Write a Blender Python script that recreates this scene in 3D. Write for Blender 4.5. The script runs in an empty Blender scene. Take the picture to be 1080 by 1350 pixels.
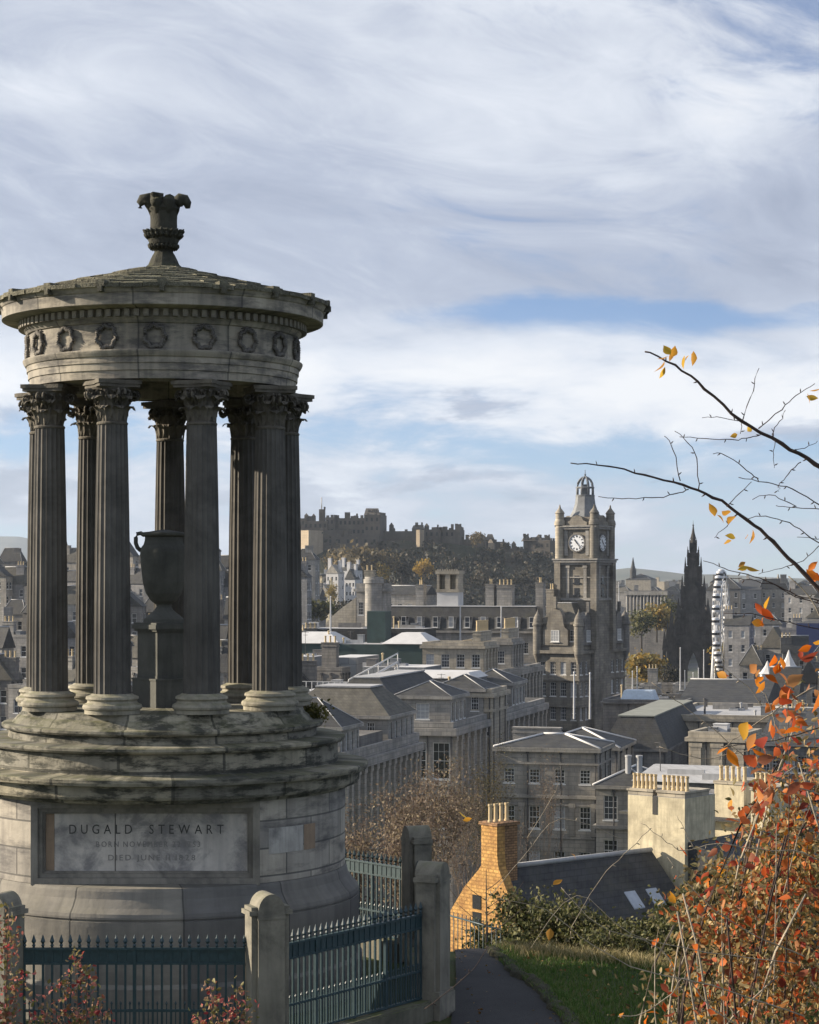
import bpy, math, random
import numpy as np
from mathutils import Vector, Matrix
R = math.radians
rnd = random.Random(7)
SC = bpy.context.scene
COL = SC.collection
FPX, CZ, H0 = 2800.0, 42.0, 766.0        # focal length in photo pixels, eye height, horizon row

# ------------------------------------------------------------------ camera
cam = bpy.data.cameras.new('camera'); camo = bpy.data.objects.new('camera', cam); COL.objects.link(camo)
camo.location = (0, 0, CZ); camo.rotation_euler = (R(90), 0, 0)
cam.sensor_width = 36; cam.lens = FPX / 1350 * 36; cam.shift_y = (H0 - 675) / 1350
cam.clip_start = .1; cam.clip_end = 60000
SC.camera = camo

# ------------------------------------------------------------------ light
SUN_AZ, SUN_EL = 80, 20                  # degrees to the left of the view, degrees above the horizon
SC.view_settings.view_transform = 'Standard'; SC.view_settings.look = 'None'
SC.view_settings.exposure = 1.1; SC.view_settings.gamma = 1
sl = bpy.data.lights.new('sun', 'SUN'); sl.energy = 5.0; sl.angle = R(.5); sl.color = (1, .86, .68)
so = bpy.data.objects.new('sun', sl); COL.objects.link(so)
sd = Vector((-math.sin(R(SUN_AZ)) * math.cos(R(SUN_EL)), math.cos(R(SUN_AZ)) * math.cos(R(SUN_EL)), math.sin(R(SUN_EL))))
so.rotation_euler = sd.to_track_quat('Z', 'Y').to_euler()

# ------------------------------------------------------------------ node helpers
def nd(nt, t, **kw):
    n = nt.nodes.new(t)
    for k, v in kw.items():
        if k.startswith('_'): setattr(n, k[1:], v)
        else:
            k = k.replace('__', ' ')
            s = n.inputs[int(k[1:])] if k[0] == 'i' and k[1:].isdigit() else n.inputs[k]
            if isinstance(v, bpy.types.NodeSocket): nt.links.new(v, s)
            else: s.default_value = v
    return n
def mth(nt, op, a, b=0., c=0., clamp=False):
    return nd(nt, 'ShaderNodeMath', _operation=op, _use_clamp=clamp, i0=a, i1=b, i2=c).outputs[0]
def ramp(nt, fac, stops, interp='LINEAR'):
    n = nt.nodes.new('ShaderNodeValToRGB'); nt.links.new(fac, n.inputs[0]); cr = n.color_ramp; cr.interpolation = interp
    while len(cr.elements) < len(stops): cr.elements.new(1)
    for e, (p, c) in zip(cr.elements, stops):
        e.position = p; e.color = (c, c, c, 1) if isinstance(c, (int, float)) else (*c, 1)
    return n.outputs[0]
def mix(nt, fac, a, b, blend='MIX'):
    n = nt.nodes.new('ShaderNodeMix'); n.data_type = 'RGBA'; n.blend_type = blend
    for s, v in ((n.inputs[0], fac), (n.inputs[6], a), (n.inputs[7], b)):
        if isinstance(v, bpy.types.NodeSocket): nt.links.new(v, s)
        elif isinstance(v, (int, float)): s.default_value = v
        else: s.default_value = (*v, 1)
    return n.outputs[2]
def noise(nt, vec, scale, detail=5, rough=.55, dist=0):
    return nd(nt, 'ShaderNodeTexNoise', Vector=vec, Scale=scale, Detail=detail, Roughness=rough, Distortion=dist).outputs[0]

# ------------------------------------------------------------------ world: sky with cloud sheets
W = bpy.data.worlds.new('World'); SC.world = W; W.use_nodes = True
nt = W.node_tree; nt.nodes.clear()
sky = nd(nt, 'ShaderNodeTexSky', _sky_type='NISHITA', _sun_disc=False, _sun_elevation=R(SUN_EL), _sun_rotation=R(-SUN_AZ), _altitude=100., _air_density=.7, _dust_density=.1, _ozone_density=5.)
tc = nd(nt, 'ShaderNodeTexCoord'); sp = nd(nt, 'ShaderNodeSeparateXYZ', Vector=tc.outputs[0])
x, y, z = sp.outputs
el = mth(nt, 'DIVIDE', z, mth(nt, 'SQRT', mth(nt, 'ADD', mth(nt, 'MULTIPLY', x, x), mth(nt, 'ADD', mth(nt, 'MULTIPLY', y, y), .0001))))   # tan of elevation
az = mth(nt, 'ARCTAN2', x, y)
zz = mth(nt, 'ADD', mth(nt, 'MAXIMUM', z, 0.), .085)
pv = nd(nt, 'ShaderNodeCombineXYZ', X=mth(nt, 'DIVIDE', x, zz), Y=mth(nt, 'DIVIDE', y, zz), Z=0.).outputs[0]
vU = nd(nt, 'ShaderNodeCombineXYZ', X=mth(nt, 'MULTIPLY', az, 3.4), Y=mth(nt, 'MULTIPLY', mth(nt, 'ADD', el, mth(nt, 'MULTIPLY', az, .24)), 10.), Z=.71).outputs[0]   # high streaks, falling to the right
wrp = nd(nt, 'ShaderNodeTexNoise', Vector=vU, Scale=.9, Detail=2.)
vW = nd(nt, 'ShaderNodeVectorMath', _operation='MULTIPLY_ADD', i0=wrp.outputs[1], i1=(.9, .9, .9), i2=vU).outputs[0]
nA = noise(nt, vW, 1.25, 12, .6, .3)
nB = noise(nt, vW, 4.2, 12, .66, .6)
vv = nd(nt, 'ShaderNodeCombineXYZ', X=az, Y=mth(nt, 'MULTIPLY', el, 3.4), Z=.37).outputs[0]   # low bands
nC = noise(nt, vv, 9.0, 12, .62, .35)
nD = noise(nt, vv, 3.2, 3, .5, 0)
tt = mth(nt, 'ADD', el, mth(nt, 'MULTIPLY', mth(nt, 'SUBTRACT', nD, .5), .055))
tt = mth(nt, 'SUBTRACT', tt, mth(nt, 'MULTIPLY', az, .03))
bandc = ramp(nt, mth(nt, 'MULTIPLY', tt, 3.5, clamp=True), [(0, .62), (.06, .66), (.11, .66), (.17, .70), (.215, .72), (.26, .86), (.36, .88), (.40, .84), (.445, .80), (.49, .86), (.62, .90), (.78, .86), (1, .74)])
t35 = mth(nt, 'MULTIPLY', tt, 3.5, clamp=True); rgt = ramp(nt, mth(nt, 'ADD', az, .5, clamp=True), [(.44, 0), (.56, 1)], 'EASE')
hole = mth(nt, 'MULTIPLY', mth(nt, 'MULTIPLY', ramp(nt, mth(nt, 'ADD', t35, mth(nt, 'MULTIPLY', mth(nt, 'SUBTRACT', nC, .5), .13)), [(.12, 0), (.19, .6), (.24, .2), (.395, 0), (.425, 1), (.445, .9), (.475, 0)]), rgt), .42)
corner = mth(nt, 'MULTIPLY', mth(nt, 'MULTIPLY', ramp(nt, el, [(.19, 0), (.25, 1)]), ramp(nt, mth(nt, 'ADD', az, .5, clamp=True), [(.58, 0), (.68, 1)])), .22)
bandc = mth(nt, 'SUBTRACT', mth(nt, 'SUBTRACT', bandc, hole), corner)
big = mth(nt, 'ADD', mth(nt, 'MULTIPLY', nA, .7), mth(nt, 'MULTIPLY', nB, .3))
lowm = ramp(nt, mth(nt, 'MULTIPLY', tt, 3.5, clamp=True), [(.30, 0), (.47, 1)])
nz = mix(nt, lowm, nC, big)
cov = mth(nt, 'ADD', bandc, mth(nt, 'MULTIPLY', mth(nt, 'SUBTRACT', nz, .5), 2.5))
cov = ramp(nt, cov, [(.30, .16), (.80, 1)], 'EASE')
shade = ramp(nt, mth(nt, 'MULTIPLY', tt, 3.5, clamp=True), [(0, .50), (.10, .46), (.17, .62), (.24, .82), (.33, .92), (.40, .78), (.47, .46), (.60, .46), (.70, .62), (.78, .66), (.9, .58), (1, .66)])
nE = mth(nt, 'ADD', mth(nt, 'MULTIPLY', noise(nt, nd(nt, 'ShaderNodeVectorMath', i0=vW, i1=(3.1, 7.7, 2.)).outputs[0], 1.1, 6, .55, .5), .68), mth(nt, 'MULTIPLY', nB, .32))
shade = mth(nt, 'ADD', shade, mth(nt, 'MULTIPLY', mth(nt, 'SUBTRACT', mix(nt, lowm, nC, nE), .5), 1.7))
darkp = ramp(nt, noise(nt, vv, 11.0, 10, .56, .25), [(.53, 0), (.64, 1)], 'EASE')
lowdark = ramp(nt, mth(nt, 'MULTIPLY', tt, 3.5, clamp=True), [(.04, 0), (.12, .9), (.30, .9), (.36, .3), (.42, 0)])
dk = mth(nt, 'MULTIPLY', darkp, lowdark)
shade = mth(nt, 'SUBTRACT', shade, mth(nt, 'MULTIPLY', dk, .42))
ccol = ramp(nt, shade, [(.15, (.26, .30, .40)), (.5, (.43, .475, .58)), (.8, (.70, .735, .80)), (1, (.86, .865, .88))])
skyc = mix(nt, 1., sky.outputs[0], (1.0, 1.0, 1.03), 'MULTIPLY')
skyb = nd(nt, 'ShaderNodeVectorMath', _operation='SCALE', Vector=skyc); skyb.inputs['Scale'].default_value = .06
behind = mth(nt, 'MULTIPLY', ramp(nt, y, [(.0, 1), (.75, 0)]), .12)       # unseen clouds overhead and behind the viewer, brightened to lift the shade
high = mth(nt, 'MULTIPLY', ramp(nt, z, [(.3, 0), (.7, 1)]), .25)
gain = mth(nt, 'MULTIPLY', mth(nt, 'ADD', mth(nt, 'MAXIMUM', behind, high), 1.), .54)
cs = nd(nt, 'ShaderNodeVectorMath', _operation='SCALE', Vector=ccol); nt.links.new(gain, cs.inputs['Scale'])
fin = mix(nt, mth(nt, 'MULTIPLY', mth(nt, 'MAXIMUM', cov, mth(nt, 'MULTIPLY', dk, .8)), .93), skyb.outputs[0], cs.outputs[0])
bg = nd(nt, 'ShaderNodeBackground', Color=fin, Strength=1.0)
nd(nt, 'ShaderNodeOutputWorld', Surface=bg.outputs[0])
try: W.cycles.sampling_method = 'MANUAL'; W.cycles.sample_map_resolution = 512
except Exception: pass

# ------------------------------------------------------------------ material helpers
def newmat(name):
    m = bpy.data.materials.new(name); m.use_nodes = True; nt = m.node_tree; nt.nodes.clear(); return m, nt
def finish(nt, col, rough=.85, bump=None, bstr=.3, bdist=.02, metal=0, spec=.3):
    p = nd(nt, 'ShaderNodeBsdfPrincipled', Roughness=rough, Metallic=metal)
    p.inputs['Specular IOR Level'].default_value = spec
    if isinstance(col, bpy.types.NodeSocket): nt.links.new(col, p.inputs['Base Color'])
    else: p.inputs['Base Color'].default_value = (*col, 1)
    if bump is not None:
        b = nd(nt, 'ShaderNodeBump', Strength=bstr, Distance=bdist, Height=bump); nt.links.new(b.outputs[0], p.inputs['Normal'])
    nd(nt, 'ShaderNodeOutputMaterial', Surface=p.outputs[0])
def sc3(c, k): return tuple(min(1, max(0, a * k)) for a in c)
def stone(name, base, var=.3, scale=1.5, dirt=(.035, .035, .033), dirt_amt=.55, brick=None, bump=.35, moss=None, moss_amt=.6, rough=.92, cyl=None, streak=.35, bdist=.02, cut=(.48, .68), bc=1., dsc=.6):
    m, nt = newmat(name)
    oc = nd(nt, 'ShaderNodeTexCoord').outputs['Object']
    s = nd(nt, 'ShaderNodeSeparateXYZ', Vector=oc)
    if cyl: u = mth(nt, 'MULTIPLY', mth(nt, 'ARCTAN2', s.outputs[1], s.outputs[0]), cyl)
    else: u = mth(nt, 'ADD', s.outputs[0], s.outputs[1])
    n1 = noise(nt, oc, scale, 7, .6)
    col = ramp(nt, n1, [(.25, sc3(base, 1 - var)), (.5, base), (.78, sc3(base, 1 + var))])
    h = noise(nt, oc, scale * 9, 5, .65)
    if brick:
        bw, bh, mort = brick
        uv = nd(nt, 'ShaderNodeCombineXYZ', X=u, Y=s.outputs[2], Z=0.).outputs[0]
        b = nd(nt, 'ShaderNodeTexBrick', Vector=uv, Scale=1.)
        b.inputs['Color1'].default_value = (1 - .28 * bc, 1 - .28 * bc, 1 - .26 * bc, 1); b.inputs['Color2'].default_value = (1 + .2 * bc, 1 + .15 * bc, 1 + .06 * bc, 1); b.inputs['Mortar'].default_value = (1 - .6 * bc,) * 3 + (1,)
        b.inputs['Mortar Size'].default_value = mort; b.inputs['Brick Width'].default_value = bw; b.inputs['Row Height'].default_value = bh
        b.inputs['Mortar Smooth'].default_value = .2; b.offset = .5
        col = mix(nt, 1., col, b.outputs[0], 'MULTIPLY')
        h = mth(nt, 'SUBTRACT', h, mth(nt, 'MULTIPLY', b.outputs[1], 1.2 * bc))
    sv = nd(nt, 'ShaderNodeCombineXYZ', X=mth(nt, 'MULTIPLY', u, 2.2), Y=mth(nt, 'MULTIPLY', s.outputs[2], .22), Z=0.).outputs[0]
    st = ramp(nt, noise(nt, sv, scale * 2, 5, .6), [(.45, 0), (.7, 1)])
    col = mix(nt, mth(nt, 'MULTIPLY', st, streak), col, dirt)
    dv = nd(nt, 'ShaderNodeCombineXYZ', X=mth(nt, 'MULTIPLY', u, .55), Y=mth(nt, 'MULTIPLY', s.outputs[2], 1.9), Z=0.).outputs[0] if cyl else oc
    d = ramp(nt, noise(nt, dv, scale * dsc, 12, .70, .12 if cyl else .4), [(cut[0], 0), (cut[1], 1)])
    col = mix(nt, mth(nt, 'MULTIPLY', d, dirt_amt), col, dirt)
    if moss:
        g = nd(nt, 'ShaderNodeNewGeometry'); nz = nd(nt, 'ShaderNodeSeparateXYZ', Vector=g.outputs['Normal']).outputs[2]
        up = ramp(nt, nz, [(.35, 0), (.8, 1)])
        k = mth(nt, 'MULTIPLY', up, ramp(nt, noise(nt, oc, scale * 1.7, 8, .65), [(.38, 0), (.62, 1)]))
        col = mix(nt, mth(nt, 'MULTIPLY', k, moss_amt), col, moss)
    finish(nt, col, rough, h, bump, bdist)
    return m
def plain(name, c, rough=.6, metal=0, var=.12, scale=3, bump=.05, spec=.4):
    m, nt = newmat(name); oc = nd(nt, 'ShaderNodeTexCoord').outputs['Object']
    n1 = noise(nt, oc, scale, 6, .6)
    finish(nt, ramp(nt, n1, [(.3, sc3(c, 1 - var)), (.7, sc3(c, 1 + var))]), rough, noise(nt, oc, scale * 8, 3), bump, .01, metal, spec)
    return m
def leafmat(name, cols, trans=.35, rough=.6):
    m, nt = newmat(name)
    g = nd(nt, 'ShaderNodeNewGeometry')
    n = len(cols)
    col = ramp(nt, g.outputs['Random Per Island'], [((i + .5) / n, c) for i, c in enumerate(cols)], 'LINEAR' if n > 1 else 'CONSTANT')
    d = nd(nt, 'ShaderNodeBsdfPrincipled', Roughness=rough); nt.links.new(col, d.inputs['Base Color']); d.inputs['Specular IOR Level'].default_value = .25
    t = nd(nt, 'ShaderNodeBsdfTranslucent', Color=col)
    mx = nd(nt, 'ShaderNodeMixShader', i0=trans, i1=d.outputs[0], i2=t.outputs[0])
    nd(nt, 'ShaderNodeOutputMaterial', Surface=mx.outputs[0])
    return m

# ------------------------------------------------------------------ object helpers
def P(px, py, d): return Vector(((px - 540) * d / FPX, d, CZ + (H0 - py) * d / FPX))
def tag(o, label=None, cat=None, group=None, kind=None):
    if label: o['label'] = label
    if cat: o['category'] = cat
    if group: o['group'] = group
    if kind: o['kind'] = kind
    return o
def empty(name, loc=(0, 0, 0), rz=0, label=None, cat=None, group=None):
    o = bpy.data.objects.new(name, None); COL.objects.link(o); o.location = loc; o.rotation_euler = (0, 0, rz); o.empty_display_size = .2
    return tag(o, label, cat, group)
def inst(name, me, parent=None, loc=(0, 0, 0), rz=0):
    o = bpy.data.objects.new(name, me); COL.objects.link(o); o.location = loc; o.rotation_euler = (0, 0, rz)
    if parent: o.parent = parent
    return o
def copy_tree(o, parent=None):
    c = o.copy(); COL.objects.link(c)
    if parent: c.parent = parent
    for ch in list(o.children): copy_tree(ch, c)
    return c
class MB:
    def __init__(s): s.v = []; s.f = []; s.m = []; s.s = []
    def add(s, v, f, m=0, sm=False, M=None):
        o = len(s.v)
        s.v += [tuple(M @ Vector(p)) for p in v] if M is not None else [tuple(p) for p in v]
        s.f += [tuple(i + o for i in q) for q in f]; s.m += [m] * len(f); s.s += [sm] * len(f)
    def box(s, x0, x1, y0, y1, z0, z1, m=0, M=None):
        s.add([(x0, y0, z0), (x1, y0, z0), (x1, y1, z0), (x0, y1, z0), (x0, y0, z1), (x1, y0, z1), (x1, y1, z1), (x0, y1, z1)],
              [(0, 3, 2, 1), (4, 5, 6, 7), (0, 1, 5, 4), (1, 2, 6, 5), (2, 3, 7, 6), (3, 0, 4, 7)], m, False, M)
    def frust(s, a, b, z0, z1, m=0):          # a, b = (x0,x1,y0,y1) rectangles at z0 and z1
        v = [(a[0], a[2], z0), (a[1], a[2], z0), (a[1], a[3], z0), (a[0], a[3], z0), (b[0], b[2], z1), (b[1], b[2], z1), (b[1], b[3], z1), (b[0], b[3], z1)]
        s.add(v, [(0, 3, 2, 1), (4, 5, 6, 7), (0, 1, 5, 4), (1, 2, 6, 5), (2, 3, 7, 6), (3, 0, 4, 7)], m)
    def poly(s, pts, t, M, m=0):              # outline in (x,z), thickness t along +y
        n = len(pts); v = [(a, 0, b) for a, b in pts] + [(a, t, b) for a, b in pts]
        s.add(v, [tuple(range(n)), tuple(range(2 * n - 1, n - 1, -1))] + [(i, i + n, (i + 1) % n + n, (i + 1) % n) for i in range(n)], m, False, M)
    def lathe(s, pr, seg=48, m=0, sm=True, a0=0, a1=2 * math.pi, rm=None, M=None, cap=True, sharp=True):
        full = abs(a1 - a0 - 2 * math.pi) < 1e-6; n = seg if full else seg + 1
        def ring(r, z):
            return [((r * (rm(k, r) if rm else 1)) * math.sin(a0 + (a1 - a0) * k / seg), -(r * (rm(k, r) if rm else 1)) * math.cos(a0 + (a1 - a0) * k / seg), z) for k in range(n)]
        if sharp:
            for (r0, z0), (r1, z1) in zip(pr, pr[1:]):
                s.add(ring(r0, z0) + ring(r1, z1), [(k, (k + 1) % n, (k + 1) % n + n, k + n) for k in range(seg)], m, sm, M)
        else:
            v = []
            for r, z in pr: v += ring(r, z)
            s.add(v, [(j * n + k, j * n + (k + 1) % n, (j + 1) * n + (k + 1) % n, (j + 1) * n + k) for j in range(len(pr) - 1) for k in range(seg)], m, sm, M)
        if cap and full:
            if pr[0][0] > 1e-4: s.add(ring(*pr[0]), [tuple(range(n - 1, -1, -1))], m, False, M)
            if pr[-1][0] > 1e-4: s.add(ring(*pr[-1]), [tuple(range(n))], m, False, M)
    def tube(s, pts, rad, seg=6, m=0, cap=True):
        pts = [Vector(p) for p in pts]; n = len(pts); v = []
        if not isinstance(rad, (list, tuple)): rad = [rad] * n
        up = Vector((0, 0, 1))
        for i, p in enumerate(pts):
            d = (pts[min(i + 1, n - 1)] - pts[max(i - 1, 0)]).normalized()
            a = d.cross(up if abs(d.z) < .95 else Vector((1, 0, 0))).normalized(); b = d.cross(a)
            for k in range(seg):
                t = 2 * math.pi * k / seg; v.append(p + (a * math.cos(t) + b * math.sin(t)) * rad[i])
        f = [(i * seg + k, (i + 1) * seg + k, (i + 1) * seg + (k + 1) % seg, i * seg + (k + 1) % seg) for i in range(n - 1) for k in range(seg)]
        if cap: f += [tuple(range(seg)), tuple(range(n * seg - 1, (n - 1) * seg - 1, -1))]
        s.add(v, f, m, True)
    def mesh(s, name, mats):
        me = bpy.data.meshes.new(name); me.from_pydata(s.v, [], s.f)
        for q in (mats if isinstance(mats, (list, tuple)) else [mats]): me.materials.append(q)
        me.polygons.foreach_set('material_index', s.m); me.polygons.foreach_set('use_smooth', s.s); me.update()
        return me
    def build(s, name, mats, parent=None, loc=(0, 0, 0), rz=0): return inst(name, s.mesh(name, mats), parent, loc, rz)
def npmesh(name, V, F, mat):                  # fast path for foliage: V (n,3), F (m,k)
    me = bpy.data.meshes.new(name); k = F.shape[1]
    me.vertices.add(len(V)); me.vertices.foreach_set('co', V.astype(np.float32).ravel())
    me.loops.add(F.size); me.loops.foreach_set('vertex_index', F.astype(np.int32).ravel())
    me.polygons.add(len(F)); me.polygons.foreach_set('loop_start', np.arange(0, F.size, k, dtype=np.int32))
    me.materials.append(mat); me.update(calc_edges=True); me.validate()
    return me
def leaves(C, size, rng, aspect=.55, flat=0., curl=.25, droop=0.):
    """four-face leaf at each centre: pointed oval folded along its rib"""
    n = len(C); d = rng.normal(size=(n, 3)); d[:, 2] = d[:, 2] * (1 - flat) - droop; d /= np.linalg.norm(d, axis=1)[:, None]
    q = rng.normal(size=(n, 3)); a = np.cross(d, q); a /= np.linalg.norm(a, axis=1)[:, None]; b = np.cross(d, a)
    L = size * rng.uniform(.6, 1.25, n)[:, None]; w = L * aspect * .5
    V = np.stack([C, C + d * L * .35 + a * w + b * w * curl * 2, C + d * L * .75 + a * w * .7 + b * w * curl, C + d * L - b * L * curl * .5, C + d * L * .75 - a * w * .7 + b * w * curl, C + d * L * .35 - a * w + b * w * curl * 2, C + d * L * .5], 1).reshape(-1, 3)
    base = (np.arange(n) * 7)[:, None, None]
    F = np.array([[0, 1, 6], [1, 2, 6], [2, 3, 6], [3, 4, 6], [4, 5, 6], [5, 0, 6]])[None] + base
    return V, F.reshape(-1, 3)
def quads(C, size, rng, aspect=.6):
    n = len(C); d = rng.normal(size=(n, 3)); d /= np.linalg.norm(d, axis=1)[:, None]
    a = np.cross(d, rng.normal(size=(n, 3))); a /= np.linalg.norm(a, axis=1)[:, None]
    L = (size * rng.uniform(.5, 1.3, n))[:, None]
    V = np.stack([C - d * L * .5, C + a * L * aspect * .5, C + d * L * .5, C - a * L * aspect * .5], 1).reshape(-1, 3)
    return V, np.arange(n * 4).reshape(-1, 4)

def leaves2(C, size, rng, aspect=.55, curl=.25, droop=0.):
    """finer leaf for close up: seven rows across a folded, arched, slightly toothed blade"""
    n = len(C); d = rng.normal(size=(n, 3)); d[:, 2] -= droop; d /= np.linalg.norm(d, axis=1)[:, None]
    q = rng.normal(size=(n, 3)); a = np.cross(d, q); a /= np.linalg.norm(a, axis=1)[:, None]; b = np.cross(d, a)
    L = (size * rng.uniform(.55, 1.3, n))[:, None]; asp = (aspect * rng.uniform(.7, 1.2, n))[:, None]; cu = (curl * rng.uniform(-.6, 1.6, n))[:, None]
    rows = []
    for t, w in ((0, .03), (.12, .42), (.28, .86), (.45, 1.), (.62, .88), (.8, .52), (.93, .2), (1.02, .02)):
        p = C + d * L * t - b * L * cu * (t * t) * .7; e = a * L * asp * .5 * w; k = b * L * .16 * w * asp
        j = rng.uniform(.9, 1.1, (n, 1)); rows += [p - e * j + k, p, p + e * (2 - j) + k]
    V = np.stack(rows, 1).reshape(-1, 3); f = np.array([[r * 3 + c, r * 3 + c + 1, r * 3 + c + 4, r * 3 + c + 3] for r in range(7) for c in range(2)])
    return V, (f[None] + (np.arange(n) * 24)[:, None, None]).reshape(-1, 4)
# ------------------------------------------------------------------ materials
S_drum = stone('ashlar_drum', (.36, .342, .305), .38, 1.3, (.07, .068, .07), .75, (.92, .34, .012), .4, cyl=2.39, streak=.4, cut=(.47, .60), dsc=1.)
S_step = stone('step_stone', (.26, .248, .20), .45, 1.8, (.032, .034, .028), .88, (1.3, 3., .02), .6, moss=(.085, .088, .035), moss_amt=.65, cyl=2.3, streak=.35, cut=(.46, .57), dsc=2.2)
S_ent = stone('entablature_stone', (.36, .335, .28), .35, 1.6, (.06, .06, .062), .7, (1.15, 3., .012), .35, cyl=1.76, streak=.5, cut=(.46, .60), dsc=1.8)
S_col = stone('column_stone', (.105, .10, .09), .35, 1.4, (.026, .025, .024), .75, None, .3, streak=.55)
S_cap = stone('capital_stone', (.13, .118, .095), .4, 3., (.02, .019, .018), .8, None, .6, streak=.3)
S_base = stone('column_base_stone', (.30, .28, .22), .35, 3., (.05, .05, .045), .75, None, .4, moss=(.12, .12, .05))
S_roof = stone('roof_stone', (.22, .21, .155), .5, 4., (.03, .032, .026), .8, None, 1., moss=(.12, .12, .05), moss_amt=.7, bdist=.06)
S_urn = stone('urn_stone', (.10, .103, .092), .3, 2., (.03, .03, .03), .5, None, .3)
S_panel = stone('panel_stone', (.54, .51, .46), .35, 1.7, (.17, .17, .175), .75, None, .25, streak=.35, cut=(.46, .58), dsc=.9)
S_fin = stone('finial_stone', (.05, .05, .038), .4, 5., (.02, .02, .018), .8, None, .8, moss=(.05, .055, .02))
S_dark = stone('dark_moulding', (.17, .16, .145), .4, 2.5, (.02, .02, .02), .7, None, .4)
S_letter = plain('cut_lettering', (.085, .084, .08), .95)
S_letter2 = plain('worn_lettering', (.25, .243, .23), .95)
S_post = stone('gatepost_stone', (.22, .205, .165), .3, 2.2, (.04, .042, .038), .85, None, .3, moss=(.12, .125, .06), moss_amt=.5)
S_paleblock = stone('pale_block', (.40, .385, .35), .3, 3, (.12, .12, .12), .8, None, .2)
S_orange = stone('rust_block', (.30, .22, .15), .2, 3, (.12, .1, .08), .4, None, .2)
M_iron = plain('painted_iron', (.02, .046, .055), .45, 0, .25, 14, .15, .5)

# ------------------------------------------------------------------ the round monument
MX, MY, GZ = -3.24, 28.0, 36.67
def zm(y): return CZ + (H0 - y) * .01
mon = empty('round_temple_monument', (MX, MY, GZ), 0, 'round stone temple of fluted Corinthian columns on a stepped drum with an inscribed panel', 'monument')
def L(pr): return [(r, zm(y) - GZ) for r, y in pr]
# drum wall with the panel recess left out
aL, aR = R(-36), R(36)
w = MB(); w.lathe(L([(2.39, 1137), (2.39, 1036)]), 120, 0, True, aR, aL + 2 * math.pi, cap=False)
for a in (aL, aR):                                   # jambs of the recess
    s, c = math.sin(a), -math.cos(a); p0 = (2.39 * s, 2.39 * c); p1 = (1.80 * s, 1.80 * c)
    z0, z1 = zm(1140) - GZ, zm(1036) - GZ
    w.add([(*p0, z0), (*p1, z0), (*p1, z1), (*p0, z1)], [(0, 1, 2, 3)])
w.build('drum_wall', S_drum, mon)
w = MB(); w.lathe(L([(1.7, 1137.5), (2.39, 1137.5), (2.41, 1141), (2.43, 1150), (2.50, 1160), (2.56, 1166), (2.57, 1170), (2.57, 1172.5), (2.552, 1173), (2.552, 1175), (2.575, 1175.5), (2.58, 1250), (2.62, 1255), (2.62, 1310)]), 128, 0, True, cap=False)
w.build('plinth', stone('plinth_stone', (.20, .195, .18), .25, 1.2, (.06, .06, .06), .5, (1.4, 3., .012), .3, moss=(.09, .09, .05), cyl=2.57, streak=.4, moss_amt=.3), mon)
w = MB(); w.lathe(L([(1.7, 1036.2), (2.385, 1036.2), (2.44, 1035), (2.46, 1031), (2.56, 1029.5), (2.58, 1026), (2.585, 1014), (2.60, 1012.5), (2.68, 1011.5), (2.695, 1008), (2.695, 1004.5), (2.68, 1003.2), (2.25, 1001.5)]), 128, 0, True, cap=False)
w.build('drum_cornice', S_step, mon)
def step(Rr, Rl, y0, y1, Ri):
    w = MB(); w.lathe(L([(Rr - .02, y0), (Rr, y0 - .5), (Rr - .01, y1 + 10), (Rr - .02, y1 + 8.5), (Rl - .02, y1 + 7), (Rl, y1 + 4.5), (Rl, y1 + 1.5), (Rl - .02, y1), (Ri, y1 - 1)]), 128, 0, True, cap=False)
    return w
step(2.30, 2.39, 1002.5, 968, 1.98).build('step', S_step, mon)
step(2.02, 2.10, 968, 949, 1.70).build('step', S_step, mon)
w = MB(); w.lathe(L([(1.97, 949.2), (1.95, 947), (1.90, 941), (1.86, 938.5), (1.84, 934), (1.83, 931.5), (0, 931)]), 128, 0, True, cap=False)
w.build('stylobate', S_step, mon)
# recessed panel: a flat slab with stepped mouldings, the lettering standing in it
am = (aL + aR) / 2; hw = 2.39 * math.sin((aR - aL) / 2); dist = 2.39 * math.cos((aR - aL) / 2)
Mp = Matrix.Rotation(am, 4, 'Z') @ Matrix.Translation((0, -dist, 0))       # local x along the panel, -y out
zb, zt = zm(1139) - GZ, zm(1036.1) - GZ
w = MB(); w.box(-hw, hw, .10, .3, zb, zt, 0, Mp); pan = w.build('inscription_panel', S_panel, mon)
w = MB()
def ringbox(w, x0, x1, z0, z1, t, y0, y1, m=0):
    w.box(x0, x1, y0, y1, z1 - t, z1, m, Mp); w.box(x0, x1, y0, y1, z0, z0 + t, m, Mp)
    w.box(x0, x0 + t, y0, y1, z0 + t, z1 - t, m, Mp); w.box(x1 - t, x1, y0, y1, z0 + t, z1 - t, m, Mp)
ringbox(w, -hw, hw, zb, zt, .085, -.03, .0995); ringbox(w, -hw + .086, hw - .086, zb + .086, zt - .086, .05, .03, .0995); ringbox(w, -hw + .137, hw - .137, zb + .137, zt - .137, .022, .06, .0995)
w.build('panel_frame', stone('panel_frame_stone', (.25, .235, .2), .3, 2, (.04, .04, .04), .6, None, .3), pan)
w = MB(); w.box(-.39, -.38, .094, .0995, zb + .16, zt - .16, 0, Mp); w.build('slab_joint', S_letter, pan)
w = MB(); w.box(-hw + .165, -hw + .27, .092, .0995, zb + .165, zt - .165, 0, Mp); w.build('brown_strip', S_orange, pan)  # brown strip down the left side of the panel
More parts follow.
